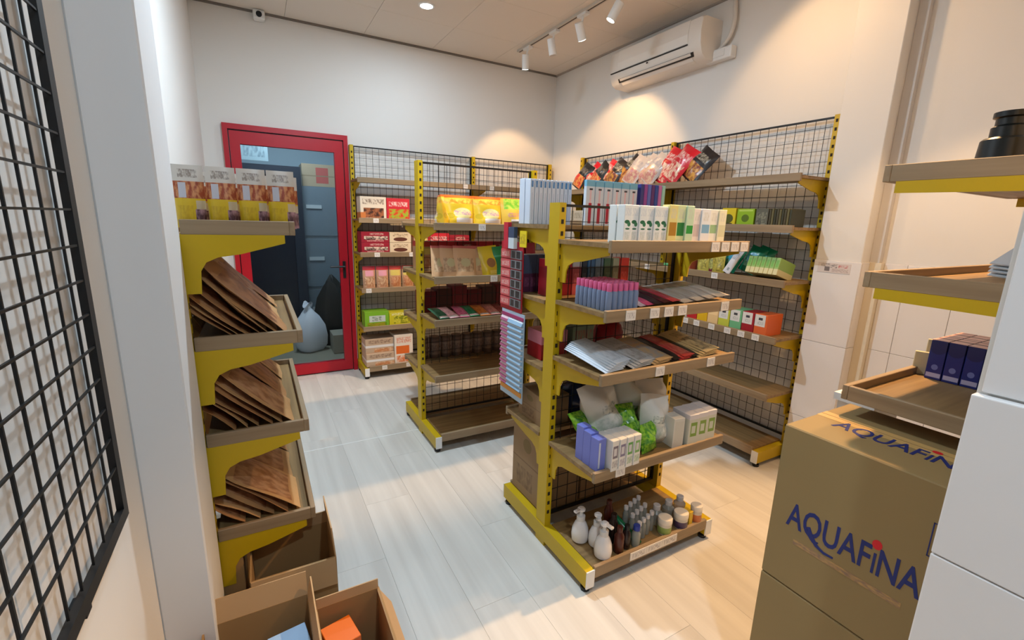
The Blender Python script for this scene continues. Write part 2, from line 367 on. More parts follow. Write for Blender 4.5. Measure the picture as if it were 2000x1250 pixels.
def blob_bag(name, label, loc, rx, ry, h, mat, seed, cat='bag', group=None, tie=True):
    rd = random.Random(seed); n = 18; rings = []
    prof = [(.0, .02), (.75, .0), (.98, .12), (1.0, .32), (.9, .55), (.62, .74), (.28, .86), (.12, .9), (.22, .97), (.30, 1.0)] if tie else [(.0, .02), (.8, .0), (1, .2), (1, .5), (.85, .75), (.5, .93), (.1, 1.0)]
    ph = [rd.uniform(0, 6) for _ in range(4)]
    for r, z in prof:
        rings.append([(rx * r * math.cos(a) * (1 + .12 * math.sin(3 * a + ph[0] + 3 * z) + .06 * math.sin(7 * a + ph[1])), ry * r * math.sin(a) * (1 + .1 * math.sin(4 * a + ph[2])), h * z * (1 + .07 * math.sin(2 * a + ph[3]))) for a in [2 * math.pi * i / n for i in range(n)]])
    o = MB().loft(rings).obj(name, mat, None, loc, None, True); tag(o, label, cat, group); return o
M_WBAG = plain('white_film', s2l(214, 220, 226), 0.35, bump=0.35, bscale=18)
blob_bag('plastic_bag', 'white knotted plastic bag on the store room floor', (-2.47, .86, 0.0), .16, .15, .50, M_WBAG, 3)
blob_bag('plastic_bag', 'dark sack leaning by the cabinet behind the white plastic bag', (-2.2, 1.05, .0), .17, .14, .74, plain('dark_sack', s2l(44, 40, 34), 0.6), 5, tie=False)
pbox('storage_crate', 'low grey crate on the store room floor beside the white bag', 'crate', (-2.12, .72, 0), .3, .26, .2, plain('crate_grey', s2l(150, 146, 130), 0.6))

light('store_fill', 'AREA', (-2.6, .75, 2.55), 18, COOL, (-2.6, .75, 0), .5)  # added light with no visible fitting, lifts the dark store room
# ------------------------------------------------------------------ ceiling fittings
dl = empty('ceiling_downlight', (-1.692, -.815, H - .007)); tag(dl, 'round recessed downlight glowing cool white in the ceiling', 'downlight')
MB().lathe([(.058, 0.0), (.058, -.006), (.046, -.008), (.044, -.001)], 28).obj('trim_ring', M_WHP, dl, smooth=True)
MB().lathe([(.044, -.003), (.044, -.005)], 28).obj('lens', plain('cool_lens', (0.9, 0.96, 1.0), 0.3, emit=14), dl)
light('downlight_and_fill', 'AREA', (-1.692, -.815, H - .02), 10, COOL, (-1.692, -.815, 0), .09)
for lx, ly, pw in ((-2.3, -2.15, 46), (-2.5, -4.8, 24)):  # unseen lamps added out of view to raise the cool fill
    light('downlight_and_fill', 'AREA', (lx, ly, H - .02), pw, COOL, (lx, ly, 0), .09)
TX = -.70
tk = empty('light_track', (TX, 0, H - .007)); tag(tk, 'white ceiling track carrying the spotlights', 'light track')
MB().box(-.018, .018, -3.9, -.42, -.02, 0).obj('rail', plain('rail_white', s2l(205, 196, 184), 0.5), tk)
MB().box(-.006, .006, -3.9, -.43, -.0206, -.02).obj('rail_slot', plain('rail_slot', s2l(70, 60, 52), 0.6), tk)
def spot(y, aim, power, lit=True, label='', ang=62, xo=-.02):
    p = Vector((TX + xo, y, H - .14)); d = (Vector(aim) - p).normalized()
    t = empty('track_spotlight', (0, 0, 0)); tag(t, label, 'spotlight', 'track spotlights')
    MB().box(TX - .02, TX + .02, y - .05, y + .05, H - .045, H - .028).obj('adapter', M_WHP, t)
    MB().tube((TX, y, H - .045), p, .008).obj('stem', M_WHP, t)
    MB().tube(p - d * .05, p + d * .065, .03, 20).obj('housing', M_WHP, t, smooth=True)
    MB().tube(p + d * .0655, p + d * .067, .026, 20).obj('lens', plain('warm_lens', (1.0, .93, .78), 0.3, emit=25) if lit else plain('dark_lens', s2l(190, 180, 170), .3), t)
    if lit: light('spot_lamp', 'SPOT', p + d * .08, power, WARM, p + d * 2, .03, ang, .35)
spot(-.58, (-.42, -.12, 1.3), 30, True, 'lit white track spotlight nearest the back wall', 80)
spot(-.99, (-.2, -1.0, .5), 0, False, 'unlit white track spotlight, second from the back wall')
spot(-1.36, (-.10, -1.10, 1.75), 38, True, 'lit white track spotlight, third from the back wall', 88)
spot(-1.74, (-1.8, -.75, 0), 165, True, 'lit white track spotlight in front of the air conditioner', 72)
spot(-2.62, (-.06, -2.86, 2.05), 18, True, 'lit white track spotlight level with the tiled pillar', 112)
spot(-3.3, (-1.75, -3.95, 0), 230, True, 'lit white track spotlight above the gap beside the water cartons', 74)
spot(-3.6, (-.6, -3.6, .4), 62, True, 'lit white track spotlight above the corner rack', 80)

# air conditioner
ac = empty('air_conditioner', (0, -1.10, 0)); tag(ac, 'white wall mounted air conditioner under the ceiling', 'air conditioner')
prof = [(-.002, 2.80), (-.17, 2.80), (-.20, 2.785), (-.212, 2.70), (-.205, 2.62), (-.18, 2.56), (-.14, 2.535), (-.002, 2.53)]
m = MB(); L_ = .905
m.loft([[(x * (.97 if e else 1), y, 2.665 + (z - 2.665) * (.96 if e else 1)) for x, z in prof] for y, e in ((0, 1), (-.012, 0), (-L_ + .012, 0), (-L_, 1))]); m.obj('body', plain('ac_white', s2l(226, 220, 212), 0.35), ac, smooth=True)
MB().prism([(-.2015, 2.79), (-.2155, 2.70), (-.2105, 2.645), (-.206, 2.645), (-.211, 2.70), (-.197, 2.79)], 1, -.1, -L_ + .1).obj('front_panel', plain('ac_white', None), ac)
MB().prism([(-.2125, 2.640), (-.2105, 2.632), (-.200, 2.632), (-.200, 2.640)], 1, -.02, -L_ + .1).obj('panel_seam', plain('seam', s2l(40, 34, 28), .6), ac)
MB().prism([(-.196, 2.583), (-.183, 2.556), (-.178, 2.56), (-.19, 2.587)], 1, -.1, -L_ + .06).obj('louver', plain('seam', None), ac)
MB().prism([(-.2, 2.578), (-.16, 2.538), (-.13, 2.53), (-.13, 2.535), (-.158, 2.544), (-.196, 2.582)], 1, -.12, -L_ + .08).obj('air_flap', plain('ac_white', None), ac)
MB().box(-.2135, -.2105, -.44, -.425, 2.615, 2.625).obj('receiver_dot', M_BLKP, ac)
cv = bpy.data.curves.new('pipe', 'CURVE'); cv.dimensions = '3D'; cv.bevel_depth = .014; cv.bevel_resolution = 3
sp = cv.splines.new('BEZIER'); pts = [(-.03, -2.02, 2.60), (-.03, -2.10, 2.68), (-.02, -2.10, 2.925)]
sp.bezier_points.add(len(pts) - 1)
for b_, p in zip(sp.bezier_points, pts): b_.co = p; b_.handle_left_type = b_.handle_right_type = 'AUTO'
tmp = bpy.data.objects.new('t', cv); COL.objects.link(tmp); bpy.context.view_layer.update()
me = bpy.data.meshes.new_from_object(tmp.evaluated_get(bpy.context.evaluated_depsgraph_get())); bpy.data.objects.remove(tmp)
o = link('conduit_pipe', me, plain('pipe_white', s2l(214, 208, 200), .5)); tag(o, 'white conduit pipe rising to the ceiling beside the air conditioner', 'pipe')
jb = empty('breaker_box', (0, -2.03, 2.575)); tag(jb, 'small white breaker box on the wall beside the air conditioner', 'breaker box')
link('case', rebox(MB().box(-.06, 0, -.11, .09, -.045, .03).mesh('case'), .008, 2), M_WHP, jb)
MB().box(-.063, -.06, -.06, .06, -.025, .015).obj('cover', M_WHP, jb)

# security camera in the corner of the back wall
cc = empty('security_camera', (-2.745, 0, 2.893)); tag(cc, 'white security camera on the back wall under the ceiling', 'camera')
link('housing', rebox(MB().box(-.04, .04, -.07, 0, -.038, .03).mesh('h'), .012, 2), M_WHP, cc)
MB().tube((0, -.066, -.005), (0, -.078, -.005), .02, 20).obj('lens', M_BLKP, cc, smooth=True)

# black wire grid panel on the left wall
gp = empty('wire_grid_panel', (WL + .02, -3.256, .82)); tag(gp, 'black wire grid panel hung on the white left wall', 'grid panel')
GL, GH = 1.25, 1.55
def bar(x0, x1, y0, y1, z0, z1, n='frame_bar'):
    return MB().box(x0, x1, y0, y1, z0, z1).obj(n, M_BLK, gp)
bar(-.006, .006, -.026, 0, 0, GH); bar(-.006, .006, -GL, -GL + .03, 0, GH); bar(-.006, .006, -GL + .03, -.026, 0, .026); bar(-.006, .006, -GL + .03, -.026, GH - .03, GH)
vm = MB().box(-.0018, .0018, -.0018, .0018, 0, GH - .05).mesh('wire'); hm = MB().box(-.0018, .0018, -GL + .06, .006, -.0018, .0018).mesh('wire')
for i in range(1, int((GL - .06) / .06) + 1): link('vertical_wire', vm, M_BLK, gp, (0, -.032 - .0605 * i + .016, .03))
for i in range(1, int(GH / .061)): link('cross_wire', hm, M_BLK, gp, (.003, -.03, .61 - .061 * 9 + .061 * i - .006))
for z in (.08, 1.3): MB().box(-.02, 0, -.7, -.68, z, z + .02).obj('wall_hook', M_BLK, gp)
MB().box(-.02, .0, -.26, -.235, -.02, .005).obj('wall_hook', M_BLK, gp)

# ================================================================== RACKS
SL = .045
def make_rack(name, label, loc, rz, posts, HH, D, near, far=None, z0=0.0, rims=False, base=True, tags={}, mesh_z0=.14, group='yellow shop racks', br_h=.15, mesh=True, postd=.06):
    r = empty(name, loc, rz); tag(r, label, 'rack', group)
    dbl = far is not None
    py0, py1 = (-.035, .035) if dbl else (-postd, 0)
    for p in posts:
        u = MB().box(p - .015, p + .015, py0, py1, z0, HH).obj('upright', M_YEL, r)
        s = MB()
        z = z0 + .16
        while z < HH - .03:
            s.box(p - .006, p + .006, py0 - .0007, py0, z, z + .017)
            if dbl: s.box(p - .006, p + .006, py1, py1 + .0007, z, z + .017)
            z += SL
        stuff(s.obj('slot_holes', M_SLOT, u))
        if base:
            yb = D if dbl else 0.0
            br = MB().box(p - .019, p + .019, -D + .004, yb - .004 if dbl else yb, .028, .1).obj('base_rail', M_YEL, r)
            MB().box(p - .0195, p + .0195, -D, -D + .005, .026, .101).obj('end_cap', M_WHP, br)
            if dbl: MB().box(p - .0195, p + .0195, yb - .005, yb, .026, .101).obj('end_cap', M_WHP, br)
            for yy in ((-D + .03, yb - .03) if dbl else (-D + .03, -.05)):
                MB().lathe([(.019, 0), (.019, .014), (.008, .016), (.008, .03)], 10, (p, yy)).obj('foot', M_BLKP, br)
    bays = list(zip(posts[:-1], posts[1:]))
    for bi, (a, b) in enumerate(bays):
        if mesh:
            wm = MB(); ym = 0.0 if dbl else -.03
            n = max(2, round((b - a - .03) / .056)); st_ = (b - a - .03) / n
            for i in range(1, n): wm.box(a + .015 + st_ * i - .0012, a + .015 + st_ * i + .0012, ym - .0012, ym + .0012, mesh_z0, HH - .012)
            z = mesh_z0 + .05
            while z < HH - .03: wm.box(a + .015, b - .015, ym - .0036, ym - .0012, z - .0012, z + .0012); z += .062
            pn = stuff(wm.obj('wire_panel', M_BLK, r))
            f = MB(); f.box(a + .015, a + .027, ym - .006, ym + .006, mesh_z0 - .01, HH - .004); f.box(b - .027, b - .015, ym - .006, ym + .006, mesh_z0 - .01, HH - .004)
            f.box(a + .027, b - .027, ym - .006, ym + .006, HH - .014, HH - .004); f.box(a + .027, b - .027, ym - .006, ym + .006, mesh_z0 - .012, mesh_z0); f.obj('panel_frame', M_BLK, pn)
        for sgn, levels in ((-1, near), (1, far or [])):
            yb_ = sgn * (.04 if dbl else postd + .002)
            for li, z in enumerate(levels):
                isb = base and li == 0
                lip = .024 if rims else .010
                x0, x1 = (a - .018, b + .018) if not isb else (a + .02, b - .02); bi_ = .014 if rims else 0.0
                if len(bays) > 1 and not isb: x0 = a if bi else x0; x1 = b if bi < len(bays) - 1 else x1
                zt = z - lip
                ya, yc = sorted((yb_, sgn * (D - .016)))
                sh = MB().box(x0 + bi_, x1 - bi_, ya, yc, zt - .016, zt).obj('shelf', M_BOARD, r)
                rh = .05 if isb else .042
                ra, rb = sorted((sgn * (D - .016), sgn * D))
                link('front_rim', rebox(MB().box(x0, x1, ra, rb, z - rh, z).mesh('rim'), .0015), M_RIM, sh)
                if rims:
                    for xx in (x0, x1 - .014): link('side_rim', rebox(MB().box(xx, xx + .014, ya, yc, z - rh, z).mesh('rim'), .0015), M_RIMY, sh)
                for (u0, wt) in tags.get((bi, li, sgn), []):
                    xx = x0 + u0 * (x1 - x0); yy = sgn * D
                    MB().box(xx, xx + wt, min(yy, yy + sgn * .0025), max(yy, yy + sgn * .0025), z - .040, z - .004).obj('price_tag', M_TAG, sh)
                if not isb:
                    zb = z - rh if rims else zt - .016
                    zb2 = zt - .016
                    d0, d1 = (.035 if dbl else postd), D - .03
                    hh = br_h
                    poly = [(d0, zb2), (d1, zb2), (d1, zb2 - .026), (d0 + .14, zb2 - .058), (d0 + .085, zb2 - .066), (d0 + .055, zb2 - .08), (d0 + .04, zb2 - .105), (d0 + .036, zb2 - hh), (d0, zb2 - hh)]
                    if hh < .1: poly = [(d0, zb2), (d1, zb2), (d1, zb2 - .03), (d0, zb2 - .035)]
                    if hh < .1 and li == 0: continue
                    for xx in (a - .002, b - .004) if len(bays) == 1 else (a + .002, b - .008):
                        if rims: xx = a - .017 if xx < a + .02 else b + .011
                        MB().prism([(sgn * d, zz) for d, zz in poly], 0, xx, xx + .006).obj('bracket', M_YEL, r)
    return r
T = lambda *u: [(x, .045) for x in u]
rackL = make_rack('shelf_rack', 'yellow rack with kraft bags beside the left wall column', (WL + .053, -2.785, 0), R(90), [.02, .74], 1.36, .352, [.112, .425, .757, 1.065, 1.405], rims=True, mesh=False, br_h=.17)
rackBk = make_rack('shelf_rack', 'yellow wire-backed rack along the back wall beside the red door', (-2.12, -.004, 0), 0, [.0, 1.148, 2.05], 2.028, .352, [.116, .482, .824, 1.132, 1.418, 1.743],
    tags={(0, 1, -1): [], (0, 2, -1): T(.03), (0, 3, -1): T(.1, .36), (0, 4, -1): T(.1,), (0, 0, -1): T(.1, .3), (0, 5, -1): T(.8), (1, 5, -1): T(.04)})
rackRt = make_rack('shelf_rack', 'long yellow wire-backed rack along the right wall under the air conditioner', (-.004, -.595, 0), R(-90), [0, 1.13, 2.278], 2.045, .353, [.119, .469, .814, 1.143, 1.445, 1.718],
    tags={(1, 2, -1): T(.20, .28, .36, .44, .52, .62, .72, .8, .88), (1, 3, -1): T(.1, .34, .6), (1, 4, -1): T(.1)})
gonA = make_rack('gondola_rack', 'yellow double-sided rack in the middle of the shop', (-2.004, -1.547, 0), 0, [0, .811], 1.766, .33, [.118, .50, .845, 1.10, 1.405], [.118, .469, .79, 1.097, 1.403],
    tags={(0, 4, -1): T(.32, .75), (0, 3, -1): T(.42, .6), (0, 2, -1): T(.9)})
gonB = make_rack('gondola_rack', 'nearest yellow double-sided rack with toiletries facing the camera', (-1.86, -2.8414, 0), 0, [0, .69], 1.5, .346, [.112, .525, .905, 1.135, 1.372], [.112, .53, .83, 1.12, 1.425],
    tags={(0, 0, -1): [(.28, .09), (.42, .09), (.56, .09)], (0, 1, -1): T(.14), (0, 2, -1): T(.36, .76), (0, 3, -1): T(.12, .28, .38, .48, .82), (0, 4, -1): T(.68, .76, .84, .92)})
rackC = make_rack('shelf_rack', 'corner tray rack above the stacked water cartons', (-.58, -4.098, 0), R(180), [.0, .872], 1.95, .358, [.998, 1.320, 1.592], z0=.96, rims=True, base=False, mesh_z0=1.0, br_h=.05, postd=.035)

# hanging blister strips on the end of the nearest gondola
hs = empty('hanging_strip', (-1.884, -2.53, 0)); tag(hs, 'red hanging strip of black blister packs on the nearest gondola end', 'hanging strip', 'hanging strips')
MB().box(-.002, .002, -.10, .10, 1.02, 1.335).obj('backing_card', plain('strip_red', s2l(176, 30, 44), .45), hs)
for i in range(6):
    z = 1.04 + i * .044
    MB().box(-.008, -.002, .004, .094, z, z + .038).obj('red_pack', printed('strip_rpack', s2l(206, 84, 88), [('t', .1, .9, .2, .8, s2l(236, 200, 190))], .35, 'y'), hs)
    p = MB().box(-.008, -.002, -.094, .0, z, z + .038).obj('blister', printed('strip_black', s2l(120, 122, 126), [('r', .08, .45, .1, .9, s2l(26, 28, 34)), ('r', .58, .92, .1, .9, s2l(34, 36, 42))], .25, 'y'), hs)
MB().box(-.004, .0, -.125, -.07, 1.315, 1.385).obj('price_card', printed('yel_card', s2l(232, 206, 20), [('t', .1, .9, .2, .8, s2l(150, 110, 10))], .5, 'y'), hs)
MB().box(-.02, -.002, .01, .05, 1.305, 1.42).obj('top_pack', plain('tp1', s2l(196, 40, 58), .4), hs)
MB().box(-.02, -.002, -.045, .005, 1.305, 1.40).obj('top_pack', printed('tp2', s2l(206, 216, 224), [('r', 0, 1, .5, 1, s2l(58, 74, 104))], .3, 'y'), hs)
h2 = empty('hanging_strip', (-1.884, -2.555, 0)); tag(h2, 'pale blue and pink hanging strip of slim packs on the gondola end', 'hanging strip', 'hanging strips')
MB().box(-.003, .001, -.105, .105, .60, 1.018).obj('backing_card', plain('strip_blue', s2l(176, 200, 220), .4), h2)
for i in range(13):
    z = .655 + i * .0255
    MB().prism([(-.003, z), (-.016, z + .004), (-.006, z + .024), (-.003, z + .024)], 1, -.1, .03).obj('slim_pack', printed('slim_blue', s2l(150, 186, 214), [('r', 0, 1, .78, 1, s2l(226, 234, 240))], .3, 'y'), h2)
    MB().prism([(-.003, z), (-.016, z + .004), (-.006, z + .024), (-.003, z + .024)], 1, .032, .1).obj('slim_pack', printed('slim_pink', s2l(168, 84, 118), [('r', 0, 1, .6, 1, s2l(232, 204, 214))], .3, 'y'), h2)
MB().box(-.006, -.003, -.1, .1, .626, .648).obj('footer', plain('strip_orange', s2l(226, 150, 40), .4), h2)
MB().box(-.006, -.003, -.1, .1, .988, 1.004).obj('header', plain('strip_mag', s2l(170, 60, 110), .4), h2)
# ================================================================== GOODS
S = s2l
# ---- left rack: snack pouches on the top tray
M_SNACK = printed('snack_pouch', S(212, 176, 20), [('r', 0, 1, .70, 1, S(206, 198, 188)), ('t', .2, .8, .80, .93, S(112, 92, 78)), ('n', 0, 1, .47, .74, S(150, 62, 30), S(206, 140, 90)), ('r', .18, .42, .48, .72, S(190, 188, 196)), ('n', .66, 1, 0, .3, S(80, 48, 60), S(170, 130, 140)), ('r', .7, 1, .3, .44, S(196, 180, 150)), ('t', .1, .6, .1, .36, S(190, 150, 10))], .35, bump=.2)
zt = 1.405 - .024
for i in range(4):
    ppouch('snack_pouch', ORD[i] + ' yellow and white snack pouch from the column, front row on the top tray', 'snack pouch', (-3.055 + .079 * i, -2.715, zt), .076, .175, .05, M_SNACK, group='snack pouches on the left rack', seed=i, wr=.06)
for i in range(4):
    ppouch('snack_pouch', ORD[i] + ' yellow snack pouch from the column, second row on the top tray', 'snack pouch', (-3.04 + .079 * i, -2.62, zt), .076, .165, .05, M_SNACK, group='snack pouches on the left rack', seed=i + 9, wr=.06)
# ---- left rack: kraft bags leaning in the trays
M_KRAFT = [printed('kraft_%d' % k, S(*c), [('n', .08, .92, .1, .62, S(*d), S(*e)), ('r', 0, 1, .9, 1, S(*f))], .42, 'x', bump=.5) for k, (c, d, e, f) in enumerate((
    ((186, 140, 92), (148, 98, 62), (186, 138, 98), (206, 172, 118)), ((174, 126, 82), (136, 88, 56), (176, 124, 84), (200, 164, 110)), ((196, 152, 102), (156, 106, 68), (196, 150, 110), (214, 182, 126))))]
def kraft_stack(level, n, pitch, names, ang=46, xb=-2.835, rows=((-2.635, .22), (-2.405, .22), (-2.18, .22)), ln=.42, tname=''):
    z = level - .024 + .004
    for ri, (yc, wd) in enumerate(rows):
        for i in range(n):
            k = i + ri * 7 + int(level * 10)
            x = xb - pitch * (n - 1 - i) - (.012 if ri else 0)
            a = ang + random.uniform(-2.5, 2.5) - (n - 1 - i) * 0.4
            L2 = ln * random.uniform(.94, 1.04)
            # face normal towards +X and up: local X along world Y, local Z along the slope towards the wall
            top = x - math.cos(R(a)) * L2
            if top < -3.165: L2 *= (x + 3.165) / (x - top)
            rot = Matrix(((0, -math.sin(R(a)), -math.cos(R(a))), (1, 0, 0), (0, -math.cos(R(a)), math.sin(R(a))))).to_euler()
            rowd = ('near row', 'middle row', 'far row')[ri]
            o = ppouch('kraft_bag', '%s brown kraft bag from the wall, %s, %s' % (ORD[i], rowd, tname), 'kraft bag', (x, yc + random.uniform(-.006, .006), z + .006), wd * random.uniform(.95, 1.02), L2, .024, M_KRAFT[k % 3], 'pillow', rot, 'kraft bags leaning on the left rack', seed=k, wr=.4, bend=random.uniform(.2, .45))
kraft_stack(1.065, 7, .026, '', 46, tname='second tray down')
kraft_stack(.757, 6, .034, '', 47, tname='third tray down')
kraft_stack(.425, 5, .042, '', 40, tname='lowest tray')

# ---- back wall rack
def row_boxes(items, x, y, z, cat, group, suffix, rz=0.0, dirx=1, diry=0, gap=.004):
    """items: (name, label, w, d, h, mat)"""
    for nm, lb, w_, d_, h_, mt in items:
        cx, cy = x + dirx * w_ / 2, y + diry * w_ / 2
        pbox(nm, lb + suffix, cat, (cx, cy, z), w_, d_, h_, mt, rz, group)
        x += dirx * (w_ + gap); y += diry * (w_ + gap)
P_choc = printed('b_choc', S(222, 210, 190), [('t', .08, .92, .66, .9, S(96, 66, 48)), ('n', .12, .9, .06, .5, S(60, 32, 24), S(160, 96, 60)), ('r', 0, .2, 0, .3, S(200, 120, 60))])
P_red = printed('b_red', S(196, 34, 52), [('t', .1, .9, .62, .84, S(240, 216, 210)), ('n', .1, .95, .06, .5, S(206, 60, 30), S(150, 176, 50))])
P_dred = printed('b_dred', S(150, 22, 44), [('n', .1, .95, .25, .6, S(60, 30, 28), S(222, 196, 176)), ('t', .2, .8, .1, .22, S(230, 190, 180)), ('t', .3, .8, .72, .9, S(230, 190, 180))])
P_cream = printed('b_cream', S(220, 200, 168), [('t', .15, .85, .6, .85, S(120, 88, 60)), ('e', .5, .32, .32, .2, S(92, 48, 36))])
P_green = printed('b_green', S(122, 176, 40), [('r', .18, .85, .3, .72, S(196, 204, 196)), ('t', .3, .7, .36, .66, S(90, 110, 80)), ('n', .1, .9, 0, .25, S(160, 150, 30), S(90, 140, 20))])
P_yelg = printed('b_yelg', S(206, 196, 40), [('n', .2, .9, .1, .7, S(214, 206, 60), S(120, 130, 20)), ('t', .1, .9, .75, .95, S(240, 236, 190))])
P_orw = printed('b_orw', S(236, 222, 206), [('r', .08, .8, .34, .62, S(230, 110, 40)), ('t', .1, .9, .72, .92, S(220, 110, 60)), ('n', .1, .9, .05, .28, S(224, 130, 80), S(240, 220, 200))])
P_brw = printed('b_brw', S(196, 168, 140), [('r', 0, 1, .38, .55, S(228, 224, 220)), ('t', .1, .9, .66, .9, S(120, 88, 70)), ('n', .3, 1, .05, .3, S(200, 130, 80), S(220, 186, 150))])
P_pinkp = printed('p_pink', S(196, 150, 120), [('r', 0, 1, .82, 1, S(190, 50, 60)), ('r', .2, .85, .55, .8, S(228, 160, 176)), ('n', .1, .9, .05, .5, S(176, 128, 96), S(216, 186, 150))], .35)
P_yelp = printed('p_yell', S(202, 160, 120), [('r', 0, 1, .82, 1, S(196, 70, 60)), ('r', .1, .9, .55, .8, S(226, 206, 110)), ('n', .1, .9, .05, .5, S(186, 120, 80), S(206, 160, 120))], .35)
zb = lambda lv: lv - .010
grp = 'boxed sweets on the back wall rack'
row_boxes([('sweets_box', 'cream box with dark chocolate picture beside the red box', .215, .16, .185, P_choc), ('sweets_box', 'red box with fruit picture beside the cream chocolate box', .2, .16, .18, P_red)], -2.115, -.235, zb(1.418), 'box', grp, ', back wall rack')
row_boxes([('sweets_box', 'red box standing behind the yellow pouches', .17, .14, .20, P_red), ('sweets_box', 'dark red box standing behind the green-topped pouches', .17, .14, .20, P_dred)], -1.02, -.235, zb(1.418), 'box', grp, ', back wall rack')
for k in range(2):
    row_boxes([('sweets_box', ('lower', 'upper')[k] + ' crimson chocolate box of the stacked pair', .235, .17, .09, P_dred), ('sweets_box', ('lower', 'upper')[k] + ' cream chocolate box of the stacked pair', .19, .17, .088, P_cream)], -2.12, -.24, zb(1.132) + k * .0905, 'box', grp, ', fourth shelf up')
row_boxes([('sweets_box', 'small yellow box seen above the kraft pouches', .13, .15, .17, P_yelp), ('sweets_box', 'red lettered box seen above the kraft pouches', .2, .15, .175, P_red), ('sweets_box', 'second red box right of the red lettered box', .2, .15, .16, P_dred)], -1.66, -.235, zb(1.132), 'box', grp, ', back wall rack')
for i in range(4):
    ppouch('nut_pouch', ('leftmost pink-label', 'second pink-label', 'third, yellow-label', 'fourth, yellow-label')[i] + ' nut pouch on the back wall rack beside the door', 'pouch', (-2.055 + .115 * i, -.26, zb(.824)), .108, .19, .06, (P_pinkp, P_pinkp, P_yelp, P_yelp)[i], seed=i + 20, group='nut pouches')
row_boxes([('sweets_box', 'green box with grey window', .21, .15, .135, P_green), ('sweets_box', 'yellow-green box right of the green windowed box', .2, .15, .115, P_yelg)], -2.115, -.24, zb(.482), 'box', grp, ', back wall rack')
row_boxes([('sweets_box', 'wide brown and white box on the lowest shelf', .25, .2, .12, P_brw), ('sweets_box', 'tall orange and white box on the lowest shelf', .17, .2, .27, P_orw)], -2.12, -.235, .107, 'box', grp, ', back wall rack')
pbox('sweets_box', 'brown and white box stacked on the wide one, lowest shelf of the back rack', 'box', (-1.995, -.225, .2275), .25, .18, .13, P_brw, 0, grp)

# ---- middle gondola, camera side
P_yp = printed('p_gold', S(232, 190, 40), [('n', 0, 1, .72, .9, S(236, 150, 40), S(240, 206, 80)), ('r', 0, 1, .93, 1, S(226, 110, 40)), ('e', .55, .38, .3, .2, S(236, 220, 150)), ('t', .25, .85, .32, .48, S(190, 120, 170)), ('r', .3, .92, .06, .22, S(236, 228, 222)), ('e', .15, .3, .12, .1, S(206, 170, 20))], .3, bump=.2)
P_yg = printed('p_goldgreen', S(236, 190, 70), [('n', .1, 1, .6, 1, S(120, 190, 50), S(190, 210, 80)), ('t', .2, .85, .3, .46, S(210, 130, 150)), ('r', .3, .9, .06, .22, S(240, 226, 220))], .3, bump=.2)
z = zb(1.405); gy = 'golden snack pouches on the middle gondola'
for i, (x, mt, lb) in enumerate(((-1.94, P_yp, 'turned golden snack pouch beside the yellow post'), (-1.84, P_yp, 'golden snack pouch with white band, second from the post'), (-1.655, P_yp, 'golden snack pouch in the middle of the row'), (-1.475, P_yg, 'golden snack pouch with green top, right of the row'))):
    ppouch('snack_pouch', lb + ', middle gondola top shelf', 'snack pouch', (x, -1.79 - (.02 if i else 0), z), .185, .165, .085, mt, rot=(R(-8), 0, R(75) if i == 0 else R(random.uniform(-4, 4))), group=gy, seed=30 + i)
for i in range(3):
    ppouch('snack_pouch', ORD[i] + ' golden snack pouch of the hidden second row, middle gondola top shelf', 'snack pouch', (-1.82 + .19 * i, -1.69, z), .185, .175, .07, P_yp, rot=(R(-6), 0, 0), group=gy, seed=40 + i)
P_kr = printed('p_kraftfood', S(206, 160, 116), [('n', .15, .85, .15, .6, S(206, 170, 130), S(168, 130, 92)), ('r', 0, 1, .92, 1, S(190, 90, 80)), ('e', .5, .45, .2, .14, S(190, 176, 130))], .5, bump=.3)
P_yw = printed('p_yellowfood', S(222, 190, 20), [('e', .55, .42, .22, .16, S(160, 110, 60)), ('r', .4, .95, .04, .16, S(240, 214, 90))], .35, bump=.2)
P_gr = printed('p_greenfood', S(16, 128, 62), [('r', .3, .75, .2, .55, S(170, 186, 120)), ('e', .5, .4, .14, .12, S(120, 60, 50)), ('r', 0, 1, .65, .7, S(60, 160, 110))], .35, bump=.2)
z = zb(1.10); gk = 'dried food pouches on the middle gondola'
for i, (x, w_, mt, lb) in enumerate(((-1.965, .1, P_kr, 'narrow kraft food pouch beside the yellow post'), (-1.90, .13, P_kr, 'kraft food pouch second from the yellow post'), (-1.81, .15, P_kr, 'wide kraft food pouch with pale window'), (-1.725, .11, P_kr, 'kraft food pouch leaning against the yellow one'), (-1.63, .13, P_yw, 'yellow food pouch with brown picture'), (-1.53, .14, P_gr, 'green food pouch with small picture'))):
    ppouch('food_pouch', lb + ', middle gondola', 'food pouch', (x, -1.80 - .012 * (i % 3), z), w_, .185, .05, mt, rot=(R(-14), R(-5 if i > 3 else 3), 0), group=gk, seed=50 + i)
for i in range(3): ppouch('food_pouch', ORD[i] + ' dark red food pouch at the right end, middle gondola', 'food pouch', (-1.42 + .06 * i, -1.76, z), .1, .2, .04, plain('dred_pouch', S(140, 24, 40), .4), rot=(R(-8), 0, R(20)), group=gk, seed=60 + i)
z = zb(.845); gf = 'flat packets on the middle gondola'
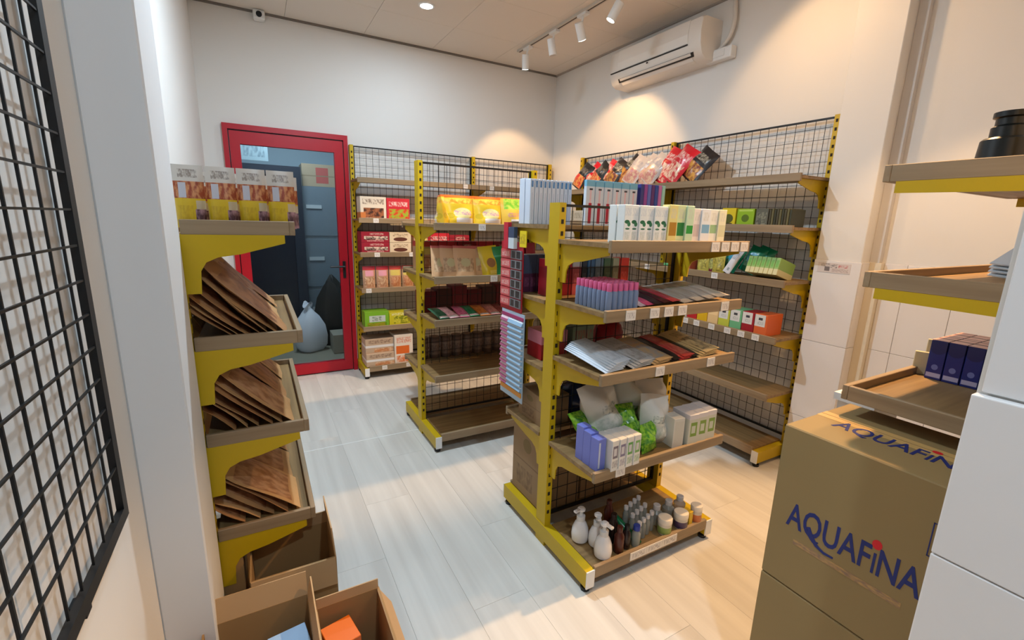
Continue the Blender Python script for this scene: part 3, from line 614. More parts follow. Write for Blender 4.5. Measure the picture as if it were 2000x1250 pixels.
for i, (x, c, lb) in enumerate(((-1.95, (38, 84, 56), 'dark green'), (-1.885, (206, 150, 150), 'pale pink'), (-1.82, (190, 84, 110), 'rose'), (-1.755, (30, 104, 60), 'green'), (-1.685, (214, 120, 50), 'orange'), (-1.61, (206, 130, 120), 'salmon'), (-1.54, (150, 70, 66), 'brick red'), (-1.47, (206, 92, 120), 'bright pink'))):
    ppouch('flat_packet', lb + ' flat packet lying on the third shelf, middle gondola', 'packet', (x, -1.855, z + .013 + .001 * (i % 2)), .075, .17, .022, printed('fp%d' % i, S(*c), [('n', .1, .9, .2, .8, S(*c), S(*[min(255, v + 36) for v in c])), ('r', .1, .9, .05, .16, S(220, 200, 190))], .35), 'pillow', (R(-78), 0, R(random.uniform(-14, 14))), gf, 70 + i)
# tins on its far side seen through the wires
M_TIN = printed('tin_label', S(112, 88, 76), [('r', 0, 1, .2, .8, S(142, 118, 104)), ('t', 0, 1, .3, .7, S(92, 66, 60))], .4)
tin = MB().lathe([(.036, 0), (.038, .004), (.038, .135), (.036, .139)], 18).mesh('tin', True); tin.materials.append(M_TIN)
lidm = MB().lathe([(.039, .139), (.039, .152), (.037, .154)], 18).mesh('lid', True); lidm.materials.append(plain('tin_lid', S(92, 72, 60), .4))
for i in range(8):
    o = link('food_tin', tin, None, None, (-1.93 + .083 * i, -1.36, zb(.469))); tag(o, ORD[i] + ' brown food tin from the left behind the wires, middle gondola', 'tin', 'food tins'); link('lid', lidm, None, o)
for i in range(6):
    pbox('snack_box', ORD[i] + ' dark red snack box from the left on the far side, middle gondola', 'box', (-1.9 + .115 * i, -1.34, zb(.79)), .11, .12, .16 + .015 * (i % 3), plain('sb%d' % (i % 3), (S(110, 24, 34), S(84, 44, 40), S(130, 40, 48))[i % 3], .5), 0, 'snack boxes behind the wires')
for i in range(5):
    pbox('snack_box', ORD[i] + ' red or orange snack box from the left, upper far side, middle gondola', 'box', (-1.9 + .14 * i, -1.34, zb(1.097)), .135, .12, .19, (P_yelp, P_red, P_dred, P_red, P_dred)[i], 0, 'snack boxes upper row behind the wires')

# ---- nearest gondola: slim boxes on the top shelf
P_leaf = printed('slim_leaf', S(228, 232, 230), [('e', .40, .56, .34, .05, S(34, 104, 70)), ('e', .66, .50, .22, .06, S(50, 120, 84)), ('e', .5, .38, .3, .025, S(70, 120, 96)), ('t', .2, .8, .1, .3, S(170, 186, 176)), ('t', .1, .9, .72, .92, S(196, 206, 214))], .4)
def slim(c, d, lo=.2, hi=.55): return printed('slim_%d_%d_%d' % d, S(*c), [('r', .1, .95, lo, hi, S(*d)), ('t', .2, .8, .65, .9, S(200, 200, 190))], .4)
slims = [(P_leaf, 'white leaf-print')] * 6 + [(slim((226, 214, 140), (176, 128, 40)), 'yellow gold-banded'), (slim((206, 220, 170), (30, 124, 56)), 'pale green green-banded'), (slim((196, 222, 190), (40, 150, 60), .26, .48), 'light green green-dotted'), (slim((230, 222, 216), (206, 190, 186)), 'off-white plain'), (slim((224, 230, 236), (120, 170, 206), .3, .55), 'white blue-marked'), (slim((228, 230, 222), (150, 186, 140), .3, .55), 'white green-marked'), (slim((226, 224, 196), (206, 206, 170)), 'cream plain')]
wds = [.035] * 6 + [.045, .045, .042, .04, .052, .046, .046]
x = -1.815; z = zb(1.372); cnt = {}
for i, ((mt, lb), w_) in enumerate(zip(slims, wds)):
    pre = (ORD[i] + ' ') if i < 6 else ''
    pbox('toothpaste_box', pre + lb + ' slim box' + (' from the yellow post' if i < 6 else '') + ', top shelf of the nearest gondola', 'box', (x + w_ / 2, -3.15 + .004 * (i % 2), z), w_ - .002, .036, .128 + (.008 if 5 < i < 9 else 0), mt, 0, 'slim boxes on the top shelf')
    pbox('toothpaste_box', pre + lb + ' slim box in the second row, top shelf of the nearest gondola', 'box', (x + w_ / 2, -3.108, z), w_ - .002, .036, .128, mt, 0, 'slim boxes behind')
    x += w_
# toothbrush cards on the far top shelf
P_tb = printed('brush_card', S(206, 214, 224), [('r', .32, .68, .05, .5, S(176, 36, 60)), ('r', .4, .6, .5, .8, S(226, 190, 196)), ('r', .34, .72, .78, .82, S(60, 60, 70)), ('r', 0, 1, .86, 1, S(120, 180, 206))], .25)
P_tw = printed('brush_white', S(206, 216, 230), [('r', .2, .7, .82, .96, S(70, 130, 186)), ('r', .4, .6, .1, .7, S(186, 194, 214))], .25)
P_tp = [plain('brush_p%d' % i, S(*c), .3) for i, c in enumerate(((58, 60, 130), (150, 70, 150), (96, 110, 190), (90, 40, 110), (40, 70, 150), (196, 110, 170), (160, 206, 190)))]
z = zb(1.425)
for i in range(10):
    pbox('toothbrush_pack', ORD[i] + ' white toothbrush pack from the gondola end, far side', 'toothbrush pack', (-1.842 + .022 * i, -2.545, z), .02, .045, .195, P_tw, 0, 'white toothbrush packs')
    pbox('toothbrush_pack', ORD[i] + ' white toothbrush pack of the inner row, far side', 'toothbrush pack', (-1.842 + .022 * i, -2.595, z), .02, .045, .19, P_tw, 0, 'white toothbrush packs, inner row')
for i in range(6):
    pbox('toothbrush_pack', ORD[i] + ' red-handled toothbrush pack from the post', 'toothbrush pack', (-1.60 + .05 * i, -2.70, z), .047, .02, .195, P_tb, 0, 'red toothbrush packs')
for i in range(7):
    pbox('toothbrush_pack', ORD[i] + ' purple or blue toothbrush pack right of the red-handled ones', 'toothbrush pack', (-1.305 + .023 * i, -2.70, z), .021, .04, .195, P_tp[i], 0, 'coloured toothbrush packs')
# pink-capped bottles
M_PB = plain('blue_clear_bottle', S(150, 166, 196), .2, trans=.35, ior=1.2); M_PC = plain('pink_cap', S(214, 96, 140), .35)
bb = MB().lathe([(.0105, 0), (.0115, .003), (.0115, .062), (.009, .068)], 12).mesh('bottle', True); bb.materials.append(M_PB)
bc = MB().lathe([(.0095, .066), (.0095, .09), (.008, .092)], 12).mesh('cap', True); bc.materials.append(M_PC)
z = zb(1.135)
for i in range(6):
    for j in range(8):
        o = link('lotion_bottle', bb, None, None, (-1.845 + .0245 * i, -3.155 + .0245 * j, z)); o.scale = (1, 1, 1.08)
        tag(o, 'clear blue bottle with pink cap, row %s from the front, %s from the post' % (ORD[j], ORD[i]), 'bottle', 'pink-capped bottles'); link('cap', bc, None, o)
# flat packs beside them
for i, (x, c, lb) in enumerate(((-1.675, (206, 190, 200), 'pale pink'), (-1.64, (200, 80, 120), 'pink'), (-1.60, (44, 34, 44), 'black'), (-1.555, (60, 24, 34), 'dark maroon'), (-1.51, (170, 60, 70), 'red'))):
    ppouch('flat_packet', lb + ' flat packet beside the pink-capped bottles', 'packet', (x, -3.16, z + .012 + .002 * i), .06, .2, .014, printed('np%d' % i, S(*c), [('t', .1, .9, .1, .9, S(*[min(255, v + 40) for v in c]))], .3), 'pillow', (R(-80), 0, R(12)), 'flat packets beside the bottles', 80 + i)
for i, x in enumerate((-1.43, -1.36, -1.29, -1.235)):
    ppouch('flat_packet', ORD[i] + ' grey silver flat packet right of the dark packets', 'packet', (x, -3.16, z + .012 + .004 * i), .1, .22, .016, printed('gp', S(176, 168, 158), [('t', .1, .9, .1, .9, S(206, 206, 202)), ('r', .2, .8, .6, .7, S(150, 160, 150))], .3), 'pillow', (R(-81), 0, R(10)), 'silver packets', 90 + i)
# far side boxes above the bottles
x = -1.82
for i, (w_, c, lb) in enumerate(((.06, (140, 22, 36), 'crimson'), (.07, (150, 28, 40), 'dark crimson'), (.05, (196, 90, 100), 'white-topped rose'), (.03, (40, 50, 64), 'charcoal'), (.04, (60, 96, 130), 'blue'), (.05, (96, 116, 130), 'slate'), (.05, (70, 96, 70), 'green'), (.04, (150, 150, 120), 'khaki'), (.06, (206, 60, 50), 'bright red'))):
    pbox('cosmetic_box', lb + ' cosmetic box behind the pink-capped bottles', 'box', (x + w_ / 2, -2.69, zb(1.12)), w_ - .003, .07, .16, printed('cb%d' % i, S(*c), [('r', 0, 1, .78, 1, S(200, 190, 186) if i == 2 else S(*[min(255, int(v * 1.2)) for v in c])), ('t', .2, .8, .3, .6, S(*[min(255, v + 50) for v in c]))], .4), 0, 'cosmetic boxes on the far side'); x += w_ + .002
for i in range(7):
    pbox('cosmetic_box', ORD[i] + ' plum cosmetic box from the gondola end, far side', 'box', (-1.84 + .035 * i, -2.56, zb(1.12)), .033, .06, .17, printed('plum', S(84, 40, 66), [('r', 0, 1, .5, 1, S(74, 82, 104)), ('t', .1, .9, .15, .4, S(150, 90, 120))], .4), 0, 'plum cosmetic boxes')
# third shelf: face mask sachets in fans
z = zb(.905)
def fan(n, x0, dx, c1, c2, lb, w_=.11, ln=.22, ang=-80, rz=8, gname='sachets', ex=()):
    for i in range(n):
        ppouch('mask_sachet', ORD[i] + ' ' + lb + ', third shelf', 'sachet', (x0 + dx * i, -3.165 + .004 * i, z + .010 + .0045 * i), w_, ln, .012, printed('ms_' + lb[:14], S(*c1), [('n', .1, .9, .1, .6, S(*c1), S(*c2)), ('t', .15, .85, .66, .86, S(*c2))] + list(ex), .35), 'pillow', (R(ang), 0, R(rz + i * 1.5)), gname, 100 + i, .1)
fan(6, -1.80, .012, (216, 224, 232), (186, 196, 206), 'white sachet from the gondola end', .1, gname='white sachets')
fan(4, -1.665, .016, (186, 186, 184), (150, 146, 140), 'grey picture sachet beside the white ones', .11, gname='grey sachets')
fan(3, -1.56, .016, (188, 156, 110), (150, 150, 150), 'tan and grey sachet in the middle', .1, gname='tan sachets')
fan(2, -1.475, .014, (26, 24, 26), (50, 46, 46), 'black sachet before the red ones', .07, gname='black sachets')
fan(3, -1.425, .014, (176, 60, 56), (206, 110, 90), 'red sachet between the black and cream ones', .08, gname='red sachets')
fan(2, -1.365, .012, (28, 26, 24), (60, 50, 40), 'black-edged sachet before the cream ones', .06, gname='black-edged sachets')
fan(4, -1.30, .016, (206, 178, 124), (120, 96, 66), 'cream sachet at the right end', .12, gname='cream sachets')
# goods behind on the far third shelf
blob_bag('mesh_bag', 'round red mesh bag on the far side behind the sachets', (-1.42, -2.68, zb(.83)), .075, .06, .15, plain('red_mesh', S(150, 26, 34), .5, vary=.25, scale=60), 21, tie=False)
pbox('gift_box', 'pink and red box on the far side behind the white sachets', 'box', (-1.76, -2.66, zb(.83)), .14, .12, .13, printed('giftp', S(170, 30, 40), [('r', 0, 1, .55, 1, S(222, 140, 160)), ('r', .1, .6, .1, .45, S(30, 84, 50))], .4))
pbox('gift_box', 'green and grey box on the far side between pink box and mesh bag', 'box', (-1.60, -2.66, zb(.83)), .12, .12, .15, printed('giftg', S(120, 136, 110), [('t', .1, .9, .2, .8, S(170, 60, 60))], .4))
blob_bag('plastic_bag', 'dark navy plastic bag on the far side of the nearest gondola', (-1.545, -2.67, zb(.53)), .14, .085, .19, plain('navy_film', S(40, 54, 88), .22, bump=.5, bscale=25), 22, tie=False)
# fourth shelf: boxes, green packs and white film bags
z = zb(.525)
P_bl = printed('blue_box', S(118, 128, 206), [('r', .1, .3, .1, .9, S(206, 214, 232))], .4)
for i in range(3): pbox('tissue_box', ORD[i] + ' periwinkle blue box from the front by the gondola end', 'box', (-1.834, -3.145 + .045 * i, z), .04, .042, .13 + .006 * i, P_bl, R(4), 'periwinkle boxes')
P_wl = [printed('wl%d' % i, S(222, 220, 214), [('r', .12, .85, .42, .82, S(*c)), ('r', .25, .7, .5, .74, S(206, 204, 206)), ('t', .12, .88, .12, .34, S(*c))], .4) for i, c in enumerate(((120, 112, 124), (128, 120, 146), (96, 158, 84), (120, 172, 100)))]
for i in range(4): pbox('label_box', ('grey-labelled', 'violet-grey-labelled', 'green-labelled', 'light green-labelled')[i] + ' white box in the row on the fourth shelf', 'box', (-1.79 + .037 * i, -3.145, z), .035, .09, .125, P_wl[i], R(4), 'label boxes on the fourth shelf')
P_gpk = printed('green_pack', S(74, 150, 40), [('n', 0, 1, 0, 1, S(60, 140, 40), S(150, 206, 60))], .22, bump=.5)
for i, (x, y, zz, sz, rr) in enumerate(((-1.755, -3.05, .025, .17, (R(-52), 0, R(6))), (-1.61, -3.12, .0, .12, (R(-22), 0, 0)), (-1.55, -3.135, 0, .12, (R(-12), 0, R(10))), (-1.585, -3.06, .04, .14, (R(-35), 0, R(-10))))):
    ppouch('green_pack', ('green glossy pack lying behind the label boxes', 'lime green glossy pack beside the label boxes', 'lime green glossy pack before the white film bag', 'bright green pack leaning on the film bags')[i], 'pack', (x, y, z + zz), .1, sz, .06, P_gpk, 'pillow', rr, 'green packs', 120 + i, .3)
M_FILM = printed('film_bag', S(238, 236, 226), [('n', .1, .9, .08, .4, S(236, 234, 226), S(206, 210, 198)), ('t', .2, .8, .45, .6, S(140, 150, 146))], .25, bump=.4)
M_FILMG = printed('film_bag_green', S(232, 232, 216), [('n', 0, 1, 0, .28, S(96, 160, 40), S(196, 206, 170))], .25, bump=.4)
for i, (x, y, zz, w_, h_, t_, rr, mt, lb) in enumerate(((-1.64, -3.01, .02, .20, .25, .13, (R(-26), R(-6), R(8)), M_FILM, 'large white film bag with grey print on the fourth shelf'), (-1.50, -2.95, .05, .17, .22, .13, (R(-24), R(12), 0), M_FILMG, 'white film bag with green base behind the large one'), (-1.49, -3.09, 0, .14, .21, .12, (R(-14), R(8), R(-12)), M_FILM, 'upright white film bag beside the lime packs'), (-1.36, -2.97, .02, .18, .2, .13, (R(-18), R(4), 0), M_FILM, 'white film bag at the back right of the fourth shelf'))):
    ppouch('film_bag', lb, 'bag', (x, y, z + zz), w_, h_, t_, mt, 'pillow', rr, 'white film bags', 130 + i, .3)
P_tis = printed('tissue_pack', S(222, 218, 206), [('r', .1, .9, .1, .9, S(214, 210, 196))], .4)
pbox('tissue_box', 'plain white box before the film bags on the fourth shelf', 'box', (-1.415, -3.13, z), .055, .07, .13, P_tis, R(-8))
P_wg = printed('wg', S(206, 206, 190), [('r', .2, .85, .3, .75, S(128, 160, 70)), ('r', .3, .7, .4, .64, S(206, 210, 190)), ('r', 0, 1, .85, 1, S(216, 212, 214))], .4)
for i in range(3): pbox('label_box', ('first', 'second', 'third')[i] + ' white and green box at the right end of the fourth shelf', 'box', (-1.345 + .056 * i, -3.13, z), .054, .1, .14, P_wg, R(-5), 'white and green boxes')

# bottom shelf: bottles and jars
z = .103
M_PW = plain('pump_white', S(226, 222, 220), .3)
def pump(loc, lab, rz, s=1.0):
    t = empty('pump_bottle', loc, rz); t.scale = (s, s, s); tag(t, lab, 'pump bottle', 'white pump bottles')
    MB().lathe([(.026, 0), (.034, .006), (.037, .03), (.034, .06), (.024, .085), (.016, .094), (.016, .098)], 20).obj('body', M_PW, t, smooth=True)
    MB().lathe([(.018, .098), (.018, .118), (.008, .122), (.006, .142)], 16).obj('collar', plain('pump_grey', S(206, 204, 202), .3), t, smooth=True)
    MB().lathe([(.016, .142), (.017, .15), (.01, .156)], 14).box(-.040, .004, -.007, .007, .145, .153).obj('pump_head', M_PW, t)
pump((-1.79, -3.02, z), 'white pump bottle furthest back, beside the wires', R(10)); pump((-1.745, -3.075, z), 'middle white pump bottle of the three', R(60), .95); pump((-1.765, -3.14, z), 'front white pump bottle nearest the shelf rim', R(100))
M_BRN = plain('brown_bottle', S(74, 30, 22), .18); M_BRD = plain('dark_bottle', S(40, 26, 24), .2)
def bottle(nm, loc, lab, r, h, mt, cap, group, rot=None, capr=.6, caph=.02):
    t = empty(nm, loc); tag(t, lab, 'bottle', group)
    if rot: t.rotation_euler = rot
    MB().lathe([(r * .9, 0), (r, .004), (r, h * .8), (r * .7, h * .92), (r * .5, h)], 18).obj('body', mt, t, smooth=True)
    MB().lathe([(r * capr, h), (r * capr, h + caph), (r * capr * .9, h + caph + .002)], 16).obj('cap', cap, t, smooth=True)
bottle('serum_bottle', (-1.69, -3.15, z), 'brown glass bottle beside the front pump bottle', .021, .095, M_BRN, M_BRN, 'brown bottles')
bottle('serum_bottle', (-1.67, -3.09, z), 'dark brown bottle behind the brown glass one', .021, .11, M_BRD, M_BRD, 'brown bottles')
bottle('serum_bottle', (-1.645, -3.03, z), 'tall dark bottle furthest back behind the brown ones', .02, .13, M_BRN, M_BRN, 'brown bottles')
bottle('serum_bottle', (-1.645, -3.145, z), 'black bottle right of the brown glass bottle', .018, .085, M_BRD, M_BLKP, 'brown bottles')
M_CLR = plain('clear_bottle', S(206, 206, 196), .12, trans=.6, ior=1.2)
bottle('clear_bottle', (-1.60, -3.155, z), 'clear bottle with a blue cap on the bottom shelf', .018, .075, M_CLR, plain('blue_cap', S(44, 64, 150), .3), 'clear bottles', capr=.8)
bottle('green_bottle', (-1.62, -3.03, z + .07), 'green tube lying across the clear bottles', .017, .13, plain('green_tube', S(12, 112, 66), .25), plain('green_cap', S(10, 90, 54), .3), None, rot=(R(118), 0, R(18)), capr=.9)
for i in range(4):
    for j in range(3):
        bottle('clear_tube', (-1.57 + .034 * i, -3.14 + .042 * j + .01 * i, z), 'slim clear tube, %s along and %s back on the bottom shelf' % (ORD[i], ORD[j]), .012, .075 + .012 * j, M_CLR, plain('tube_cap', S(214, 208, 204), .3), 'slim clear tubes', capr=.8, caph=.016)
def jar(loc, lab, c, r=.03, h=.052):
    t = empty('cream_jar', loc); tag(t, lab, 'jar', 'cream jars')
    MB().lathe([(r * .92, 0), (r, .004), (r, h), (r * .9, h + .002)], 22).obj('body', printed('jar_%d' % c[0], S(214, 206, 192), [('r', 0, 1, .12, .7, S(*c))], .3), t, smooth=True)
    MB().lathe([(r * 1.04, h), (r * 1.04, h + .02), (r * .98, h + .023)], 22).obj('lid', plain('jar_lid', S(232, 222, 206), .35), t, smooth=True)
jar((-1.425, -3.15, z), 'white lidded jar with green label on the bottom shelf', (150, 176, 96)); jar((-1.33, -3.155, z), 'white lidded jar with purple label on the bottom shelf', (72, 56, 96), .031); jar((-1.235, -3.16, z), 'white lidded jar with orange label at the right end', (206, 120, 70), .025, .06)
for i in range(3): bottle('clear_bottle', (-1.41 + .075 * i, -3.085, z), ORD[i] + ' clear cup-like bottle behind the white jars', .027, .07, M_CLR, plain('tube_cap', None), 'clear bottles')
pbox('yellow_carton', 'slim yellow box between the purple and orange jars', 'box', (-1.285, -3.155, z), .022, .04, .07, plain('yel_box', S(220, 180, 40), .4))
# far side bottom: brown cartons on end
MC2 = printed('plain_carton', S(150, 122, 88), [('t', .3, .85, .12, .4, S(110, 84, 60)), ('r', 0, 1, .49, .51, S(128, 100, 70)), ('e', .5, .75, .14, .1, S(130, 110, 70))], .8, 'y')
pbox('cardboard_carton', 'tall brown carton standing at the far side end of the nearest gondola', 'carton', (-1.735, -2.655, .105), .215, .27, .36, MC2)
pbox('cardboard_carton', 'brown carton beside the tall one behind the wires', 'carton', (-1.49, -2.655, .105), .24, .26, .34, MC2)
pbox('cardboard_carton', 'brown carton on the fourth far shelf beside the navy bag', 'carton', (-1.77, -2.665, zb(.53)), .15, .2, .14, MC2)

# ---- right wall rack
def rr(y): return y
# crisp bags on the top shelf (face the room, lean along the shelf)
P_bag = [printed('crisp%d' % i, S(*a), [('n', .1, .9, .05, .5, S(*b), S(*c)), ('t', .15, .85, .6, .8, S(*d))], .28, bump=.35) for i, (a, b, c, d) in enumerate((((30, 30, 30), (190, 30, 40), (220, 160, 80), (140, 130, 120)), ((206, 26, 40), (206, 40, 50), (240, 210, 180), (240, 220, 210)), ((36, 32, 34), (206, 150, 60), (120, 50, 40), (180, 176, 160)), ((190, 180, 174), (206, 180, 150), (186, 120, 120), (140, 140, 156))))]
order = [0, 1, 0, 1, 2, 2, 3, 3, 3, 1, 1, 2]
ys_ = [-.80, -.90, -1.02, -1.13, -1.24, -1.35, -1.48, -1.58, -1.67, -1.78, -1.90, -2.05]
names = ['black and red', 'red', 'black', 'bright red', 'black and gold', 'tall black and gold', 'white', 'white and pink', 'silver', 'red', 'tall red', 'black and orange']
for i, (k, y) in enumerate(zip(order, ys_)):
    ln = .27 if i in (5, 9, 10) else .24
    q = Euler((0, 0, R(-90))).to_matrix() @ Euler((R(-24), 0, 0)).to_matrix() @ Euler((0, R(24 + 5 * (i % 3)), 0)).to_matrix()
    ppouch('crisp_bag', names[i] + ' crisp bag, %s from the back corner, top of the right rack' % ORD[i], 'crisp bag', (-.255 + .025 * (i % 2), y + .02, zb(1.718) + .038), .185, ln, .07, P_bag[k], 'pillow', q.to_euler(), 'crisp bags on the right rack', 150 + i, .25)
RZ = R(-90)
def rbox(nm, lb, y0, w_, z, h_, d_, mt, xf=-.335, grp=None, cat='box', tilt=(0, 0)):
    return pbox(nm, lb, cat, (xf + d_ / 2, y0 - w_ / 2, z), w_, d_, h_, mt, RZ, grp)
z = zb(1.445)
rbox('tea_box', 'yellow tea box with dark picture on the right rack', -2.43, .095, z, .105, .12, printed('tea_y', S(214, 190, 30), [('e', .5, .4, .34, .26, S(80, 84, 30)), ('r', .3, .8, .05, .15, S(40, 40, 20))], .4))
rbox('tea_box', 'lime green tea box beside the yellow one', -2.535, .11, z, .10, .12, printed('tea_g', S(140, 178, 30), [('e', .5, .45, .22, .22, S(84, 110, 20)), ('r', .1, .9, .85, .95, S(180, 206, 90))], .4))
rbox('tea_box', 'grey tea box beside the lime green one', -2.655, .075, z, .10, .12, printed('tea_d', S(92, 92, 80), [('n', .1, .9, .1, .8, S(80, 80, 70), S(130, 130, 110))], .4))
for i in range(9): rbox('seed_packet', ORD[i] + ' dark thin packet from the grey tea box, right rack', -2.735 - .0145 * i, .012, z, .095 + .004 * (i % 2), .13, plain('seed%d' % (i % 3), (S(70, 66, 48), S(96, 92, 60), S(54, 56, 40))[i % 3], .5), grp='dark thin packets')
for i in range(8): rbox('tea_box', ORD[i] + ' pale box from the back corner on the fifth shelf, right rack', -.72 - .16 * i, .14, z, .1, .12, printed('pale_tea', S(190, 186, 170), [('t', .1, .9, .3, .8, S(120, 116, 90))], .4), grp='pale boxes behind the slim boxes')
z = zb(1.143)
for i, (w_, c, lb) in enumerate(((.05, (96, 180, 120), 'mint green'), (.05, (120, 190, 150), 'aqua green'), (.06, (196, 206, 110), 'pale lime'), (.06, (176, 84, 70), 'brick red'))):
    rbox('soup_box', lb + ' soup box in the row on the fourth shelf, right rack', -2.0 - .056 * i - (.006 if i > 2 else 0), w_, z, .105, .1, printed('soup%d' % i, S(*c), [('t', .15, .85, .2, .8, S(*[min(255, v + 40) for v in c]))], .4), grp='soup boxes')
for i, (c, lb, y) in enumerate((((206, 190, 90), 'yellow', -2.29), ((120, 24, 50), 'dark purple', -2.36), ((206, 186, 80), 'straw yellow', -2.41), ((196, 190, 100), 'pale yellow', -2.34))):
    ppouch('noodle_pouch', lb + ' noodle pouch before the emerald bags, right rack', 'pouch', (-.28 + .02 * (i % 2), y, z), .09, .12, .05, printed('nood%d' % i, S(*c), [('n', .1, .9, .1, .8, S(*c), S(*[int(v * .75) for v in c]))], .35), 'stand', (0, 0, RZ), 'noodle pouches', 170 + i)
M_EM = printed('emerald', S(14, 120, 84), [('e', .5, .55, .25, .2, S(60, 160, 190)), ('t', .2, .8, .2, .4, S(150, 206, 180))], .3, bump=.4)
for i, y in enumerate((-2.45, -2.56, -2.60)):
    q = Euler((0, 0, RZ)).to_matrix() @ Euler((R(-18), R(18), 0)).to_matrix()
    ppouch('emerald_bag', ('left emerald bag with blue emblem, right rack', 'middle emerald bag right of the white tube, right rack', 'right emerald bag behind the middle one, right rack')[i], 'bag', (-.25 + .03 * i, y, z + .02), .11, .17, .06, M_EM, 'pillow', q.to_euler(), 'emerald bags', 180 + i)
q = Euler((0, 0, RZ)).to_matrix() @ Euler((R(-12), R(24), 0)).to_matrix()
ppouch('white_tube', 'white slim pouch leaning between the emerald bags, right rack', 'tube', (-.325, -2.50, z + .012), .05, .19, .025, printed('wtube', S(222, 222, 226), [('t', .2, .8, .5, .8, S(110, 120, 130)), ('r', .4, .7, .1, .2, S(150, 160, 160))], .35), 'pillow', q.to_euler(), seed=190)
P_sn = printed('green_slim', S(140, 176, 96), [('r', 0, 1, .0, .35, S(206, 200, 150)), ('r', .2, .8, .45, .85, S(110, 170, 70))], .4)
for i in range(7):
    o = pbox('herb_box', ORD[i] + ' pale green herb box leaning in the row by the right end post', 'box', (-.255, -2.645 - .028 * i, z + .012), .026, .16, .10, P_sn, RZ, 'herb boxes'); o.rotation_euler = (R(-16), 0, RZ)
z = zb(.814)
cols = [((206, 196, 190), 'pale', 0), ((196, 40, 44), 'red', 0), ((222, 176, 30), 'amber', 0), ((232, 196, 140), 'peach', 0), ((196, 200, 70), 'lime', 1), ((110, 180, 130), 'mint', 1), ((160, 24, 36), 'dark red', 1), ((222, 104, 50), 'orange', 1)]
y = -2.17
for i, (c, lb, wt) in enumerate(cols):
    rbox('cereal_box', lb + ' box with white label in the row on the third shelf, right rack' if wt else lb + ' box in the row on the third shelf, right rack', y, .078, z, .125, .13 if i < 7 else .15, printed('cer%d' % i, S(*c), ([('r', .0, .84, .42, .98, S(222, 220, 214)), ('r', .3, .62, .72, .84, S(70, 70, 76)), ('t', .25, .7, .5, .66, S(170, 170, 166))] if wt else [('r', .1, .9, .5, .9, S(*[min(255, v + 14) for v in c]))]), .4), grp='bright boxes on the third shelf'); y -= .0815

# ---- corner tray rack
P_nv = printed('navy_box', S(28, 40, 110), [('r', .06, .94, .06, .17, S(176, 168, 196)), ('e', .5, .32, .2, .07, S(110, 116, 170)), ('e', .5, .9, .6, .25, S(22, 30, 84))], .3)
for i in range(4):
    for k in range(2):
        o = pbox('navy_box', ('%s navy box from the tray front, %s row in the lowest corner tray' % (ORD[i], ('outer', 'inner')[k])), 'box', (-1.01 + .118 * k, -3.805 - .0425 * i, .998 - .024), .0405, .113, .125, P_nv, RZ, 'navy boxes')
        tp = MB().box(-.0195, .0195, -.055, .055, .1252, .1262).obj('pink_lid', printed('pinklid', S(226, 170, 150), [('r', 0, 1, .35, .5, S(120, 60, 60)), ('r', 0, 1, .75, .85, S(150, 90, 84))], .4, 'f'), o)
for i in range(2): pbox('cream_packet', ('front', 'rear')[i] + ' cream slim packet standing beside the navy boxes', 'packet', (-1.03 + .03 * i, -3.765 - .016 * i, .974), .05, .012, .075 + .04 * i, plain('cream_pk', S(206, 190, 150), .5), R(-70))
o = empty('black_bottle', (-1.262, -3.90, 1.592 - .024)); tag(o, 'black jar-shaped bottle with stepped lid on the top corner tray', 'bottle')
M_BB = plain('black_bot', S(16, 20, 20), .3)
MB().lathe([(.05, 0), (.055, .004), (.05, .085), (.045, .09)], 24).obj('body', M_BB, o, smooth=True); MB().lathe([(.036, .09), (.036, .115), (.03, .12), (.03, .135), (.036, .138), (.036, .15)], 24).obj('cap', M_BB, o, smooth=True)
for i in range(4):
    o = MB().box(-.12, .12, -.09, .09, 0, .004).obj('paper_sheet', plain('paper_blue', S(206, 216, 224), .5), None, (-.80, -3.93, 1.335 + .012 * i), (R(4), R(-20), R(-6)))
    tag(o, ORD[i] + ' pale sheet from the front standing on the middle corner tray', 'sheet', 'pale sheets')
bn = empty('plastic_bin', (-1.11, -3.672, 0)); tag(bn, 'white plastic bin behind the water cartons under the corner rack', 'bin')
MB().loft([[(sx * a_, sy * b_, zz) for sx, sy in ((-1, -1), (1, -1), (1, 1), (-1, 1))] for a_, b_, zz in ((.085, .04, 0), (.10, .05, .88), (.094, .044, .88), (.08, .036, .02))]).obj('tub', M_WHP, bn)
mm = MB(); mm.box(-.11, .11, -.06, -.048, .865, .89); mm.box(-.11, .11, .048, .06, .865, .89); mm.box(-.11, -.098, -.048, .048, .865, .89); mm.box(.098, .11, -.048, .048, .865, .89); mm.obj('rim', M_WHP, bn)

